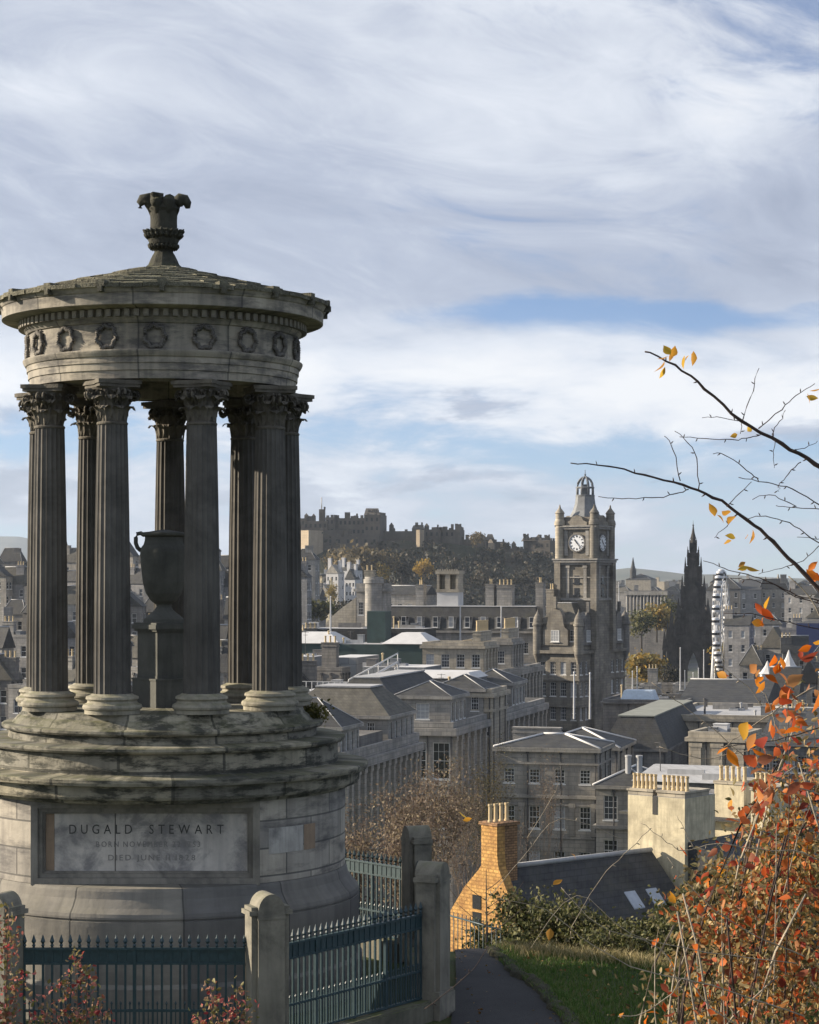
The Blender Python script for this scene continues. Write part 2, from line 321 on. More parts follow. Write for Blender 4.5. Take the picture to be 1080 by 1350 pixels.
def glyph(ch):
    cu = bpy.data.curves.new('letter', 'FONT'); cu.body = ch; cu.size = 1; cu.extrude = .02; cu.resolution_u = 3
    t = bpy.data.objects.new('letter', cu); COL.objects.link(t)
    dg = bpy.context.evaluated_depsgraph_get(); me = bpy.data.meshes.new_from_object(t.evaluated_get(dg))
    bpy.data.objects.remove(t); bpy.data.curves.remove(cu); return me
def text(body, x0, x1, zc, h, mat, gap=.28):
    gl = []; x = 0
    for ch in body:
        if ch == ' ': x += .38; continue
        me = glyph(ch); co = np.array([v.co for v in me.vertices]); gl.append((me, x - co[:, 0].min())); x += np.ptp(co[:, 0]) + gap
    k = (x1 - x0) / (x - gap)
    for me, o in gl:
        for v in me.vertices: v.co = Mp @ Vector((x0 + (v.co.x + o) * k, .0965 - (v.co.z + .02) * .06, zc + (v.co.y / .7 - .5) * h))
        me.materials.clear(); me.materials.append(mat); inst('letter', me, pan)
ph = zt - zb
text('DUGALD   STEWART', -.95, .95, zb + ph * .655, .115, S_letter, .42)
text('BORN NOVEMBER 22 1753', -.62, .66, zb + ph * .475, .07, S_letter2)
text('DIED JUNE 11 1828', -.47, .60, zb + ph * .315, .07, S_letter2)
for a0, a1, y0, y1, m, nm in ((39, 53, 1070.6, 1102.5, S_paleblock, 'pale_block'), (53.3, 59, 1070.6, 1102.5, S_orange, 'rusty_block')):
    w = MB(); w.lathe(L([(2.39, y1), (2.394, y1 - .2), (2.394, y0 + .2), (2.39, y0)]), 12, 0, True, R(a0), R(a1), cap=False); w.build(nm, m, mon)
# columns
def flute(k, r): return 1 - .075 * (math.sin(math.pi * ((k % 6) / 6)) ** .7 if k % 6 else 0)
zc0 = zm(931) - GZ
w = MB(); w.lathe([(.345, 0), (.345, .05), (.365, .06), (.372, .085), (.36, .115), (.335, .125), (.315, .14), (.305, .16), (.315, .175), (.33, .185), (.325, .215), (.30, .225), (.27, .235), (.25, .25)], 40, 0, True)
me_base = w.mesh('column_base', S_base)
H = zm(571) - zm(931)
pr = []
for i in range(13):
    t = i / 12; r = .232 - .012 * t - .032 * t ** 2.2
    pr.append((r, .235 + (H - .235) * t))
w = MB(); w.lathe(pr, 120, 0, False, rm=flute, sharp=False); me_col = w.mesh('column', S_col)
rng = random.Random(3)
w = MB(); w.lathe([(.196, -.012), (.222, -.006), (.226, .012), (.215, .026), (.192, .034), (.196, .12), (.21, .25), (.235, .36), (.29, .44), (.30, .452)], 40, 0, True)
ab = []
for k in range(48):                                  # abacus with hollow sides
    t = 2 * math.pi * k / 48; q = (t % (math.pi / 2)) - math.pi / 4
    ab.append((t, min(.325 / max(math.cos(q), .1), .45) * (1 - .14 * math.cos(q * 2) ** 2)))
for z0, z1, g in ((.452, .49, .96), (.49, .54, 1.03)):
    v = [(r * g * math.sin(t + math.pi / 4 + math.pi / 4), -r * g * math.cos(t + math.pi / 4 + math.pi / 4), zz_) for zz_ in (z0, z1) for t, r in ab]
    n = 48; w.add(v, [tuple(range(n - 1, -1, -1)), tuple(range(n, 2 * n))] + [(k, (k + 1) % n, (k + 1) % n + n, k + n) for k in range(n)])
def leaf(w, a, r0, z0, h, wd, out):
    pts = [(r0, z0, .6), (r0 + .012, z0 + h * .4, 1), (r0 + .03, z0 + h * .75, 1.05), (r0 + .07 * out, z0 + h * .98, .9), (r0 + .12 * out, z0 + h * .95, .6), (r0 + .14 * out, z0 + h * .8, .25)]
    v = []
    for r, zz_, k in pts:
        for q in (-1, -.5, 0, .5, 1):
            rr = r + .012 * (1 - abs(q)) + rng.uniform(-.006, .006) - (.018 if abs(q) == .5 else 0); t = a + q * wd * k * (.5 / r0) * rng.uniform(.85, 1.1)
            v.append((rr * math.sin(t), -rr * math.cos(t), zz_ + rng.uniform(-.008, .008)))
    w.add(v, [(i * 5 + j, i * 5 + j + 1, i * 5 + j + 6, i * 5 + j + 5) for i in range(5) for j in range(4)])
for k in range(8): leaf(w, 2 * math.pi * k / 8, .205, .03, .19, .15, 1.)
for k in range(8): leaf(w, 2 * math.pi * (k + .5) / 8, .212, .10, .25, .15, 1.15)
for k in range(16): leaf(w, 2 * math.pi * (k + .25) / 16, .225, .26, .16, .08, .8)
for k in range(4):
    for sg in (-1, 1):
        a = math.pi / 4 + k * math.pi / 2 + sg * .12
        pts = []
        for i in range(22):                          # volute scroll
            q = i / 21 * 3.4 * math.pi; rr = .075 * (1 - i / 26)
            pts.append(((.345 + rr * math.cos(q + 2.4)) * math.sin(a), -(.345 + rr * math.cos(q + 2.4)) * math.cos(a), .375 + rr * math.sin(q + 2.4)))
        w.tube([((.23) * math.sin(a - sg * .3), -.23 * math.cos(a - sg * .3), .24)] + pts, .02, 5)
    a = k * math.pi / 2
    for sg in (-1, 1):
        w.tube([(.25 * math.sin(a + sg * .5), -.25 * math.cos(a + sg * .5), .26)] + [((.28 + .0 * i) * math.sin(a + sg * (.13 - .05 * math.cos(i * .9)) * (1)), -.28 * math.cos(a + sg * (.13 - .05 * math.cos(i * .9))), .38 + .045 * math.sin(i * .9)) for i in range(7)], .016, 5)
    c = (.31 * math.sin(a), -.31 * math.cos(a), .5)
    w.add([(c[0] + .05 * math.cos(q) * math.cos(a) + .03 * math.sin(a) * u, c[1] + .05 * math.cos(q) * math.sin(a) - .03 * math.cos(a) * u, c[2] + .05 * math.sin(q)) for u in (0, 1) for q in [i * math.pi / 4 for i in range(8)]], [tuple(range(8, 16))] + [(i, (i + 1) % 8, (i + 1) % 8 + 8, i + 8) for i in range(8)])
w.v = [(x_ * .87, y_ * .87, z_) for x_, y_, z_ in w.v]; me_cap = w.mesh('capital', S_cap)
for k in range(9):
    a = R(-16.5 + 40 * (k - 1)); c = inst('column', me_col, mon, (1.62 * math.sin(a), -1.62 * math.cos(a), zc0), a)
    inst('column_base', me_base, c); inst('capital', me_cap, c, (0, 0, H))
# entablature
w = MB(); w.lathe(L([(1.30, 515), (1.74, 515), (1.745, 505), (1.762, 504.5), (1.765, 496), (1.78, 495.5), (1.782, 488.5), (1.80, 487.5), (1.82, 484), (1.83, 481.5), (1.83, 480), (1.75, 478.5)]), 120, 0, True, cap=False)
w.lathe(L([(1.30, 440), (1.30, 515)]), 96, 0, True, cap=False)
w.build('architrave', S_ent, mon)
w = MB(); w.lathe(L([(1.75, 479), (1.75, 447)]), 120, 0, True, cap=False); fz = w.build('frieze', S_ent, mon)
w = MB(); n = 34
for k in range(n):
    t0, t1 = 2 * math.pi * k / n, 2 * math.pi * (k + 1.15) / n; rg = .128 + .012 * math.sin(k * 5)
    w.tube([(rg * math.sin(t0), -1.762, rg * 1.02 * math.cos(t0)), (rg * math.sin((t0 + t1) / 2), -1.778, rg * 1.02 * math.cos((t0 + t1) / 2)), (rg * math.sin(t1), -1.766, rg * 1.02 * math.cos(t1))], [.020, .034, .018], 5)
for sg in (-1, 1): w.tube([(0, -1.765, -.12), (sg * .06, -1.765, -.15), (sg * .09, -1.76, -.17)], [.014, .016, .006], 5); w.tube([(0, -1.765, .13), (sg * .05, -1.765, .155), (sg * .1, -1.76, .145)], [.012, .014, .005], 5)
me_wr = w.mesh('wreath', S_dark); me_wr.transform(Matrix.Translation((0, 0, 0)))
for k in range(18): inst('wreath', me_wr, fz, (0, 0, zm(463.5) - GZ), R(3 + 20 * k))
w = MB(); w.lathe(L([(1.75, 447), (1.775, 446), (1.80, 442.5), (1.815, 441), (1.815, 430), (1.90, 429.2), (1.92, 428.3), (2.06, 427.7), (2.075, 428.5), (2.10, 427.5), (2.105, 414), (2.12, 413), (2.15, 408), (2.16, 406.5), (2.17, 405.2), (2.0, 401)]), 128, 0, True, cap=False)
cor = w.build('cornice', S_ent, mon)
w = MB(); w.box(-.033, .033, -1.885, -1.81, zm(439.5) - GZ, zm(430.5) - GZ); me_d = w.mesh('dentil', S_ent)
for k in range(98): inst('dentil', me_d, cor, (0, 0, 0), 2 * math.pi * k / 98)
w = MB(); rr = random.Random(5)                      # overlapping stone scales, ring by ring
N = 9
for i in range(N):
    r0, r1 = 2.19 - i * .215, 2.19 - (i + 1) * .215 - .03; z0 = zm(404.5 - i * 5.55) - GZ; z1 = zm(404.5 - (i + 1) * 5.55) - GZ
    seg = max(14, int(r0 * 22))
    for k in range(seg):
        a0 = 2 * math.pi * (k + .5 * (i % 2)) / seg; a1 = a0 + 2 * math.pi / seg * .97; j = rr.uniform(-.008, .012); jr = rr.uniform(-.012, .008)
        q = []
        for r, zz_ in ((r0 + jr, z0 + j - .03), (r0 + jr + .005, z0 + j + .022), (r1, z1 + .012 + j * .5)):
            for s_ in range(4):
                a = a0 + (a1 - a0) * s_ / 3; q.append((r * math.sin(a), -r * math.cos(a), zz_))
        w.add(q, [(s_, s_ + 1, s_ + 5, s_ + 4) for s_ in range(3)] + [(s_ + 4, s_ + 5, s_ + 9, s_ + 8) for s_ in range(3)] + [(0, 4, 8), (3, 11, 7)])
w.lathe([(2.15, zm(406) - GZ), (.2, zm(356.5) - GZ)], 64, 0, True, cap=False)
rf = w.build('roof', S_roof, mon)
w = MB(); w.box(-.055, .055, -2.2, -2.05, zm(406.5) - GZ, zm(398.5) - GZ); w.box(-.03, .03, -2.215, -2.1, zm(413) - GZ, zm(406) - GZ)
me_b = w.mesh('eaves_boss', S_roof)
for k in range(18): inst('eaves_boss', me_b, rf, (0, 0, 0), R(k * 20 + 6))          # the small bosses along the eaves
w = MB()
w.lathe(L([(.28, 359), (.25, 353), (.205, 349), (.18, 343), (.15, 337), (.125, 333), (.12, 330)]), 12, 0, False, cap=False)
w.lathe(L([(.13, 331), (.15, 329), (.135, 327), (.165, 325), (.185, 322), (.20, 316), (.21, 312), (.235, 308.5), (.24, 306), (.20, 304), (.178, 303), (.176, 290), (.182, 280), (.20, 276), (.17, 268), (0, 266)]), 32, 0, True, rm=lambda k, r: 1 + (.06 if k % 4 == 0 else 0) * (r > .19), cap=False)
fr = random.Random(2)
for k in range(22):
    a = 2 * math.pi * k / 22
    for yy, r in ((306, .225), (311, .215), (325, .17)):
        w.tube([(r * .9 * math.sin(a), -r * .9 * math.cos(a), zm(yy + 3) - GZ), (r * 1.1 * math.sin(a), -r * 1.1 * math.cos(a), zm(yy) - GZ), (r * 1.22 * math.sin(a), -r * 1.22 * math.cos(a), zm(yy - fr.uniform(0, 3)) - GZ)], [.03, .025, .008], 4)
for a, o, up in ((-1.45, 1., 0), (-.45, .75, 5), (.5, .6, -1), (1.5, 1.04, -1), (2.5, .8, 2), (3.6, .8, 2)):   # leaves curling out over the rim
    pts = [(.15, 285, .05), (.165, 276, .075), (.195, 268, .095), (.25, 263 - up * .6, .10), (.31, 264 - up * .5, .085), (.35, 269, .06), (.355, 275, .035)]
    w.tube([(r * (o if r > .2 else 1) * math.sin(a), -r * (o if r > .2 else 1) * math.cos(a), zm(yy) - GZ) for r, yy, q in [(r * .87, yy, q) for r, yy, q in pts]], [q * .92 for _, _, q in pts], 8)
w.build('finial', S_fin, rf)

# ------------------------------------------------------------------ urn on its pedestal, and the tuft on the step
urn = empty('stone_urn', (-3.24, MY, zm(931)), R(0), 'large dark two-handled stone urn on a square pedestal inside the colonnade', 'urn')
def Lu(pr): return [(r, zm(y) - zm(931)) for r, y in pr]
w = MB(); Mu = Matrix.Rotation(R(38), 4, 'Z')
for b, y0, y1 in ((.30, 931, 896), (.31, 896, 893.5), (.255, 893.5, 890), (.25, 890, 832), (.28, 832, 829), (.31, 829, 823), (.29, 823, 820.5)): w.box(-b, b, -b, b, zm(y0) - zm(931) + (.0 if y0 == 931 else .001), zm(y1) - zm(931), 0, Mu)
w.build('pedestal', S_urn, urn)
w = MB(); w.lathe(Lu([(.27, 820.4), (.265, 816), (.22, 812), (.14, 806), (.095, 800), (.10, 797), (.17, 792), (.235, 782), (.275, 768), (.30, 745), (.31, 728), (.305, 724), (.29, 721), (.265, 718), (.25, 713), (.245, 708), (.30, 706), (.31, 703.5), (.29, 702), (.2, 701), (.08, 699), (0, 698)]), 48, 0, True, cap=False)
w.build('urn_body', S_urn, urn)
for s_ in (-1, 1):
    w = MB(); Mh = Matrix.Rotation(R(10), 4, 'Z')
    w.tube([Mh @ Vector((s_ * r, 0, zm(y) - zm(931))) for r, y in ((.25, 706), (.30, 703), (.345, 704), (.365, 709), (.365, 716), (.345, 722), (.30, 726))], .028, 8); w.build('handle', S_urn, urn)
# ------------------------------------------------------------------ ground: the brow of the hill, its slope, the city floor
def hz_(x, y):
    xs = [-400, -5, 2, 12, 22, 27, 31, 34, 45, 70, 100, 130, 175, 192, 400]; zs = [41.2, 40.8, 40.4, 38.6, 36.67, 36.67, 36.60, 35.75, 33.2, 28.6, 23.4, 17.6, 3, 0, 0]
    # the crest bends towards the viewer on the right
    yy = y + max(0., x - 2.) * .75 if y > 20 else y + max(0., x - 2.) * .75 * max(0, y - 5) / 15
    b = float(np.interp(yy, xs, zs))
    if x > 2 and y < 30: b += .12 * math.sin(min(x - 2, 3) / 3 * 1.57) * max(0, min(1, (28 - y) / 6))
    if x < -9: b -= (min(-x - 9, 60) * .22) * max(0, min(1, b / 36))
    if x > 9: b -= (min(x - 9, 90) * .13) * max(0, min(1, b / 36))
    return max(0., b) + (.05 * math.sin(x * 1.3 + y * .7) + .04 * math.sin(x * 2.9 - y * 1.9)) * (1 if y > 34 else .3) * max(0., min(1., b / 5))
def grid(name, xs, ys, mat, f, kind='structure'):
    V = [(x, y, f(x, y)) for y in ys for x in xs]; n = len(xs)
    F = [(j * n + i, j * n + i + 1, (j + 1) * n + i + 1, (j + 1) * n + i) for j in range(len(ys) - 1) for i in range(n - 1)]
    w = MB(); w.add(V, F, 0, True); return tag(w.build(name, mat), kind=kind)
m, nt_ = newmat('hill_turf'); oc = nd(nt_, 'ShaderNodeTexCoord').outputs['Object']
c_ = ramp(nt_, noise(nt_, oc, .55, 7, .6), [(.35, (.022, .040, .010)), (.52, (.040, .055, .015)), (.7, (.085, .078, .028))])
c_ = mix(nt_, ramp(nt_, noise(nt_, oc, 4., 6, .65), [(.52, 0), (.72, .8)]), c_, (.055, .04, .02)); finish(nt_, c_, .95, noise(nt_, oc, 22, 4), .6, .05); G_turf = m
grid('hill', [-260, -200, -140, -100, -70, -50, -35, -25] + [-18 + i * .9 for i in range(40)] + [20, 25, 32, 42, 56, 75, 100, 140, 200, 260], [-60, -30, -10, -4, 0, 4, 8, 12, 15, 18] + [20 + i * .55 for i in range(48)] + [47 + i * 3 for i in range(28)] + [133 + i * 6 for i in range(12)], G_turf, hz_)
m, nt_ = newmat('city_ground'); oc = nd(nt_, 'ShaderNodeTexCoord').outputs['Object']
c_ = ramp(nt_, noise(nt_, oc, .02, 6, .6), [(.3, (.05, .052, .055)), (.5, (.075, .075, .075)), (.56, (.05, .06, .03)), (.7, (.09, .088, .08))]); finish(nt_, c_, .95); G_city = m
w = MB(); w.add([(-20000, -9000, -.6), (20000, -9000, -.6), (20000, 26000, -.6), (-20000, 26000, -.6)], [(0, 1, 2, 3)]); tag(w.build('city_ground', G_city), kind='structure')

# path: asphalt strip that bends over the brow
m, nt_ = newmat('path_asphalt'); oc = nd(nt_, 'ShaderNodeTexCoord').outputs['Object']
c_ = ramp(nt_, noise(nt_, oc, 1.2, 8, .65), [(.3, (.020, .021, .023)), (.6, (.036, .036, .038)), (.75, (.055, .053, .047))])
finish(nt_, c_, .9, noise(nt_, oc, 60, 4, .7), .8, .02); G_path = m
ctr = [(6, -1.2, 1.6), (14, -.4, 1.75), (20, .10, 1.95), (23, .30, 1.98), (25.5, .50, 1.84), (27, .56, 1.70), (28.2, .62, 1.52), (29.4, .64, 1.34), (30.4, .66, 1.20), (31.4, .66, 1.16), (33, .62, 1.2), (36, .5, 1.3), (42, .3, 1.6), (55, -.6, .9)]
ys = [c[0] for c in ctr]
def pl_(y): return float(np.interp(y, ys, [c[1] for c in ctr]))
def pr_(y): return float(np.interp(y, ys, [c[2] for c in ctr]))
w = MB(); rows = [6 + i * .5 for i in range(98)]; V = []
for y in rows:
    a, b = pl_(y), pr_(y)
    for k in range(7):
        x = a + (b - a) * k / 6; V.append((x, y, max(hz_(x, y), hz_((a + b) / 2, y)) + .03 + .015 * math.sin(k / 6 * math.pi)))
w.add(V, [(j * 7 + k, j * 7 + k + 1, j * 7 + k + 8, j * 7 + k + 7) for j in range(len(rows) - 1) for k in range(6)], 0, True)
tag(w.build('path', G_path), kind='structure')
# rough turf lip along the path
w = MB(); rr = random.Random(11); V = []; rows = [18 + i * .12 for i in range(125)]
for y in rows:
    x = pr_(y) + .02 * math.sin(y * 3) + rr.uniform(-.03, .03); z = hz_(x, y)
    for dx, dz in ((-.05, .0), (-.02, .075), (.06, .10), (.16, .06), (.24, -.02)): V.append((x + dx + rr.uniform(-.015, .015), y, z + .02 + dz * rr.uniform(.7, 1.2)))
w.add(V, [(j * 5 + k, j * 5 + k + 1, j * 5 + k + 6, j * 5 + k + 5) for j in range(len(rows) - 1) for k in range(4)], 0, True)
m, nt_ = newmat('turf_lip'); oc = nd(nt_, 'ShaderNodeTexCoord').outputs['Object']; finish(nt_, ramp(nt_, noise(nt_, oc, 5, 6, .7), [(.35, (.02, .022, .012)), (.6, (.05, .045, .025)), (.75, (.09, .085, .06))]), .95, noise(nt_, oc, 30, 4), .8, .04)
tag(w.build('path_verge', m), kind='structure')

# grass: blades, short on the lawn and long and dry on the brow
def blades(name, mat, pts, h, wd, rng, lean=.35):
    n = len(pts); a = rng.uniform(0, 2 * math.pi, n); hh = h * rng.uniform(.5, 1.3, n); l = rng.normal(0, lean, (n, 2)) * hh[:, None]
    dx = np.stack([np.cos(a), np.sin(a), 0 * a], 1) * (wd * rng.uniform(.6, 1.3, n))[:, None]
    top = pts + np.stack([l[:, 0], l[:, 1], hh], 1); mid = pts + np.stack([l[:, 0] * .35, l[:, 1] * .35, hh * .6], 1)
    V = np.stack([pts - dx, pts + dx, mid + dx * .7, top, mid - dx * .7], 1).reshape(-1, 3); b = (np.arange(n) * 5)[:, None, None]
    F = (np.array([[0, 1, 2], [0, 2, 4], [4, 2, 3]])[None] + b).reshape(-1, 3)
    return tag(inst(name, npmesh(name, V, F, mat)), kind='stuff')
rng = np.random.default_rng(4)
def crest_y(x): return 30.6 - max(0, x - 2) * .75
def scatter(n, f):
    out = []
    while len(out) < n:
        q = f(); 
        if q is not None: out.append((q[0], q[1], hz_(q[0], q[1]) - .01))
    return np.array(out)
def lawn():
    x = rng.uniform(.6, 6.5); y = rng.uniform(22, crest_y(x) + .6)
    return (x, y) if x > pr_(y) + .03 else None
L_grass = leafmat('lawn_grass', [(.045, .095, .014), (.07, .14, .022), (.10, .17, .035), (.16, .17, .06)], .3)
L_dry = leafmat('dry_grass', [(.26, .21, .09), (.36, .29, .14), (.44, .37, .2), (.15, .14, .05)], .3)
tag(blades('grass', L_grass, scatter(52000, lawn), .07, .006, rng), 'short green grass on the bank beside the path', 'grass')
def lip():
    y = rng.uniform(21, 31); x = pr_(y) + rng.uniform(-.02, .32); return (x, y)
q_ = scatter(5200, lip); q_[:, 2] += .06; tag(blades('verge_grass', L_grass, q_, .075, .006, rng, .6), 'ragged grass hanging over the edge of the path', 'grass')
def litter():
    y = rng.uniform(21, 31); x = rng.uniform(.3, 5.5); return (x, y)
q_ = scatter(420, litter); q_[:, 2] += .055; V, F = leaves(q_, .05, rng, .7, flat=.9); tag(inst('fallen_leaves', npmesh('fallen_leaves', V, F, leafmat('fallen_leaf', [(.20, .09, .02), (.28, .15, .04), (.12, .06, .02), (.32, .22, .07)], .1))), 'fallen brown leaves lying on the path and the grass', 'leaves', kind='stuff')
def dry():
    x = rng.uniform(1.0, 6.5); y = crest_y(x) + rng.normal(.45, .38)
    return (x, y) if x > pr_(y) + .1 else None
tag(blades('dry_grass', L_dry, scatter(5200, dry), .17, .006, rng, .45), 'long dry straw coloured grass along the brow of the bank', 'dry grass')

# ------------------------------------------------------------------ railings and gateposts round the monument
posts = [(-4.49, 23.4, -25, 'roll-topped stone gatepost at the left edge with the front railing on its right'),
         (-1.57, 23.4, 22, 'roll-topped stone gatepost right of the front railing, its left cap sunlit'),
         (.28, 26.0, 66, 'roll-topped stone gatepost standing at the edge of the path, nearest the grass'),
         (.10, 29.8, 112, 'mossy roll-topped stone gatepost beyond the one at the path edge, one side brightly sunlit'),
         (-2.1, 32.3, 158, 'stone gatepost behind the round monument'), (-5.0, 32.3, 202, 'stone gatepost behind the monument at its far left'),
         (-7.2, 29.6, 248, 'stone gatepost left of the monument'), (-6.9, 25.9, 292, 'stone gatepost left of and nearer than the monument')]
def post_mesh():
    w = MB(); zt_ = 1.90 - .19
    w.box(-.30, .30, -.24, .24, 0, .30); w.box(-.285, .285, -.225, .225, .301, .34)
    pts = [(-.19, .341)] + [(-.19, zt_)] + [(-.19 * math.cos(t), zt_ + .19 * math.sin(t)) for t in [i * math.pi / 14 for i in range(1, 14)]] + [(.19, zt_), (.19, .341)]
    w.poly(pts, .40, Matrix.Translation((0, -.20, 0)))
    for s_ in (-1, 1):
        a, b = sorted((s_ * .191, s_ * .27)); w.box(a, b, -.14, .14, .341, zt_ - .04)
        a, b = sorted((s_ * .1915, s_ * .31)); w.box(a, b, -.175, .175, zt_ - .039, zt_ + .01); a, b = sorted((s_ * .1915, s_ * .275)); w.box(a, b, -.15, .15, zt_ + .0101, zt_ + .05)
    for z in (zt_ - .05,): w.box(-.2, .2, -.21, .21, z - .035, z)
    w.v = [(x * .8, y * .84, z) for x, y, z in w.v]; return w.mesh('gatepost', S_post)
me_post = post_mesh()
for i, (x, y, a, lb) in enumerate(posts):
    tag(inst('stone_gatepost', me_post, None, (x, y, GZ), R(a)), lb, 'gatepost', 'stone posts of the monument railings')
rl = ['dark blue iron railing with spear tips in front of the inscribed drum', 'dark blue iron railing sloping from the front gatepost up to the path edge', 'iron railing running beside the path between the two right hand gateposts', 'sunlit iron railing seen beyond the drum with tree leaves behind it', 'iron railing behind the monument', 'iron railing at the back left of the monument', 'iron railing left of the monument', 'iron railing at the front left outside the gatepost']
w = MB(); w.box(-.0115, .0115, -.0115, .0115, .25, 1.30); w.lathe([(.010, 1.30), (.022, 1.315), (.012, 1.335), (.028, 1.36), (.016, 1.395), (.003, 1.435)], 6, 0, False); me_bar = w.mesh('bar', M_iron)
w = MB(); w.box(-.006, .006, -.006, .006, .27, .66); w.lathe([(.007, .66), (.014, .675), (.003, .70)], 5, 0, False); me_dog = w.mesh('short_bar', M_iron)
w = MB(); w.box(-.006, .006, -.006, .006, 1.125, 1.275); me_up = w.mesh('short_bar', M_iron)
S_kerb = stone('railing_kerb', (.16, .15, .115), .3, 2.5, (.04, .045, .03), .6, None, .4, moss=(.08, .10, .03), moss_amt=.8)
for i in range(8):
    (x0, y0), (x1, y1) = posts[i][:2], posts[(i + 1) % 8][:2]; d = Vector((x1 - x0, y1 - y0)); ln = d.length
    t = empty('iron_railing', (x0, y0, GZ), math.atan2(d.y, d.x), rl[i], 'railing', 'iron railings round the monument')
    a, b = .25, ln - .25
    for z0, z1, h in ((1.265, 1.29, .024), (1.105, 1.125, .02), (.585, .61, .022), (.255, .28, .024)):
        w = MB(); w.box(a, b, -h, h, z0, z1); w.build('rail', M_iron, t)
    w = MB(); w.box(a, b, -.004, .004, 1.126, 1.264); w.build('rail_band', M_iron, t)
    n = int((b - a) / .10)
    for k in range(n + 1): inst('bar', me_bar, t, (a + (b - a) * k / n, 0, 0))
    for k in range(n):
        inst('short_bar', me_dog, t, (a + (b - a) * (k + .5) / n, 0, 0))
    w = MB(); w.box(a - .02, b + .02, -.17, .17, -.15, .225); w.box(a - .02, b + .02, -.14, .14, .2251, .245); w.build('kerb', S_kerb, t)
    for k in (n // 4, n // 2, 3 * n // 4):
        w = MB(); xk = a + (b - a) * k / n; w.box(xk - .018, xk + .018, -.0185, .0185, .245, 1.30); w.build('standard', M_iron, t)

# ------------------------------------------------------------------ plants: generators
def bez(a, b, bend, n=6):
    a, b = Vector(a), Vector(b); c = (a + b) / 2 + Vector(bend); return [a.lerp(c, t).lerp(c.lerp(b, t), t) for t in [i / n for i in range(n + 1)]]
def grow(w, p, d, ln, r, dep, tips, rg, spread=.55, up=.12, kids=(2, 4), seg=5):
    pts = [p]; q = d.normalized()
    for i in range(4):
        q = (q + Vector((rg.gauss(0, .13), rg.gauss(0, .13), rg.gauss(0, .1) + up * .5))).normalized(); pts.append(pts[-1] + q * ln / 4)
    w.tube(pts, [r, r * .9, r * .8, r * .7, r * .6], max(3, seg), 0, False)
    if dep == 0: tips += [pts[2], pts[3], pts[4]]; return
    for k in range(rg.randint(*kids)):
        t = rg.uniform(.45, 1.); b = pts[min(4, int(t * 4))]
        e = (q + Vector((rg.gauss(0, spread), rg.gauss(0, spread), rg.gauss(0, spread * .6) + up))).normalized()
        grow(w, b, e, ln * rg.uniform(.55, .8), r * .55, dep - 1, tips, rg, spread, up, kids, seg - 1)
    if dep <= 2: tips += [pts[3]]
M_bark = stone('bark', (.09, .075, .06), .4, 6, (.03, .028, .025), .5, None, .5)
M_barkr = stone('reddish_bark', (.20, .15, .11), .4, 6, (.05, .035, .03), .5, None, .5)
def tree(name, label, cat, loc, h, spread, seed, lm, nleaf, lsize, bark=None, group=None, kids=(2, 4), dep=4, stems=1, cl=.4, th=None, spr=.55, shape='leaf'):
    rg = random.Random(seed); nr = np.random.default_rng(seed); t = empty(name, loc, rg.uniform(0, 6.3), label, cat, group)
    w = MB(); tips = []; r0 = th or h * .022
    for k in range(stems):
        a = 6.28 * k / stems + rg.uniform(-.4, .4); o = .0 if stems == 1 else .12 * spread
        d = Vector((math.cos(a) * (.12 if stems == 1 else .55), math.sin(a) * (.12 if stems == 1 else .55), 1))
        grow(w, Vector((math.cos(a) * o, math.sin(a) * o, -.3)), d, h * .42, r0 / (1 if stems == 1 else 1.6), dep, tips, rg, spr, .16, kids)
    vs = np.array(w.v); zmax = vs[:, 2].max(); rad = np.percentile(np.hypot(vs[:, 0], vs[:, 1]), 97)
    s = Matrix.Diagonal((spread / rad, spread / rad, h / zmax, 1)); w.v = [tuple(s @ Vector(p)) for p in w.v]; tips = [s @ p for p in tips]
    w.build('trunk', bark or M_bark, t)
    T = np.array([tuple(p) for p in tips]); C = T[nr.integers(0, len(T), nleaf)] + nr.normal(0, cl, (nleaf, 3)) * np.array([1, 1, .7]); C[:, 2] = np.maximum(C[:, 2], .05)
    V, F = leaves(C, lsize, nr, .6) if shape == 'leaf' else quads(C, lsize, nr)
    inst('crown', npmesh('crown', V, F, lm), t)
    return t
# ------------------------------------------------------------------ the city: materials
def wallm(name, c, bw=1.1, bh=.42, dirt=.5): return stone(name, c, .22, .35, sc3(c, .3), dirt, (bw, bh, .025), .25, streak=.42, bc=.6, cut=(.46, .64))
B_grey = wallm('grey_sandstone', (.30, .292, .275)); B_brown = wallm('brown_sandstone', (.30, .285, .255)); B_dark = wallm('sooty_sandstone', (.18, .174, .166)); B_buff = wallm('buff_sandstone', (.38, .345, .28), dirt=.3)
B_pil = wallm('pale_pilaster_stone', (.34, .32, .28), dirt=.3)
B_cream = stone('cream_render', (.56, .50, .35), .16, 1.1, (.24, .21, .15), .6, (.7, .32, .01), .4, streak=.6, bc=.15, cut=(.44, .62)); B_orange = stone('ochre_rubble', (.58, .34, .115), .4, 2.6, (.26, .13, .05), .7, (.34, .17, .03), 1., streak=.25, bc=.55, bdist=.06, cut=(.44, .6))
B_white = stone('white_render', (.46, .46, .46), .15, .8, (.3, .3, .3), .3, None, .1); B_blue = wallm('cool_grey_sandstone', (.25, .25, .252))
SL = stone('slate', (.040, .042, .046), .45, 1.0, (.075, .073, .055), .5, (.5, .26, .025), .3, streak=.25, rough=.75, bc=.55); SL2 = stone('weathered_slate', (.105, .10, .085), .35, 1.2, (.05, .05, .05), .5, (.5, .26, .025), .3, streak=.3, bc=.4)
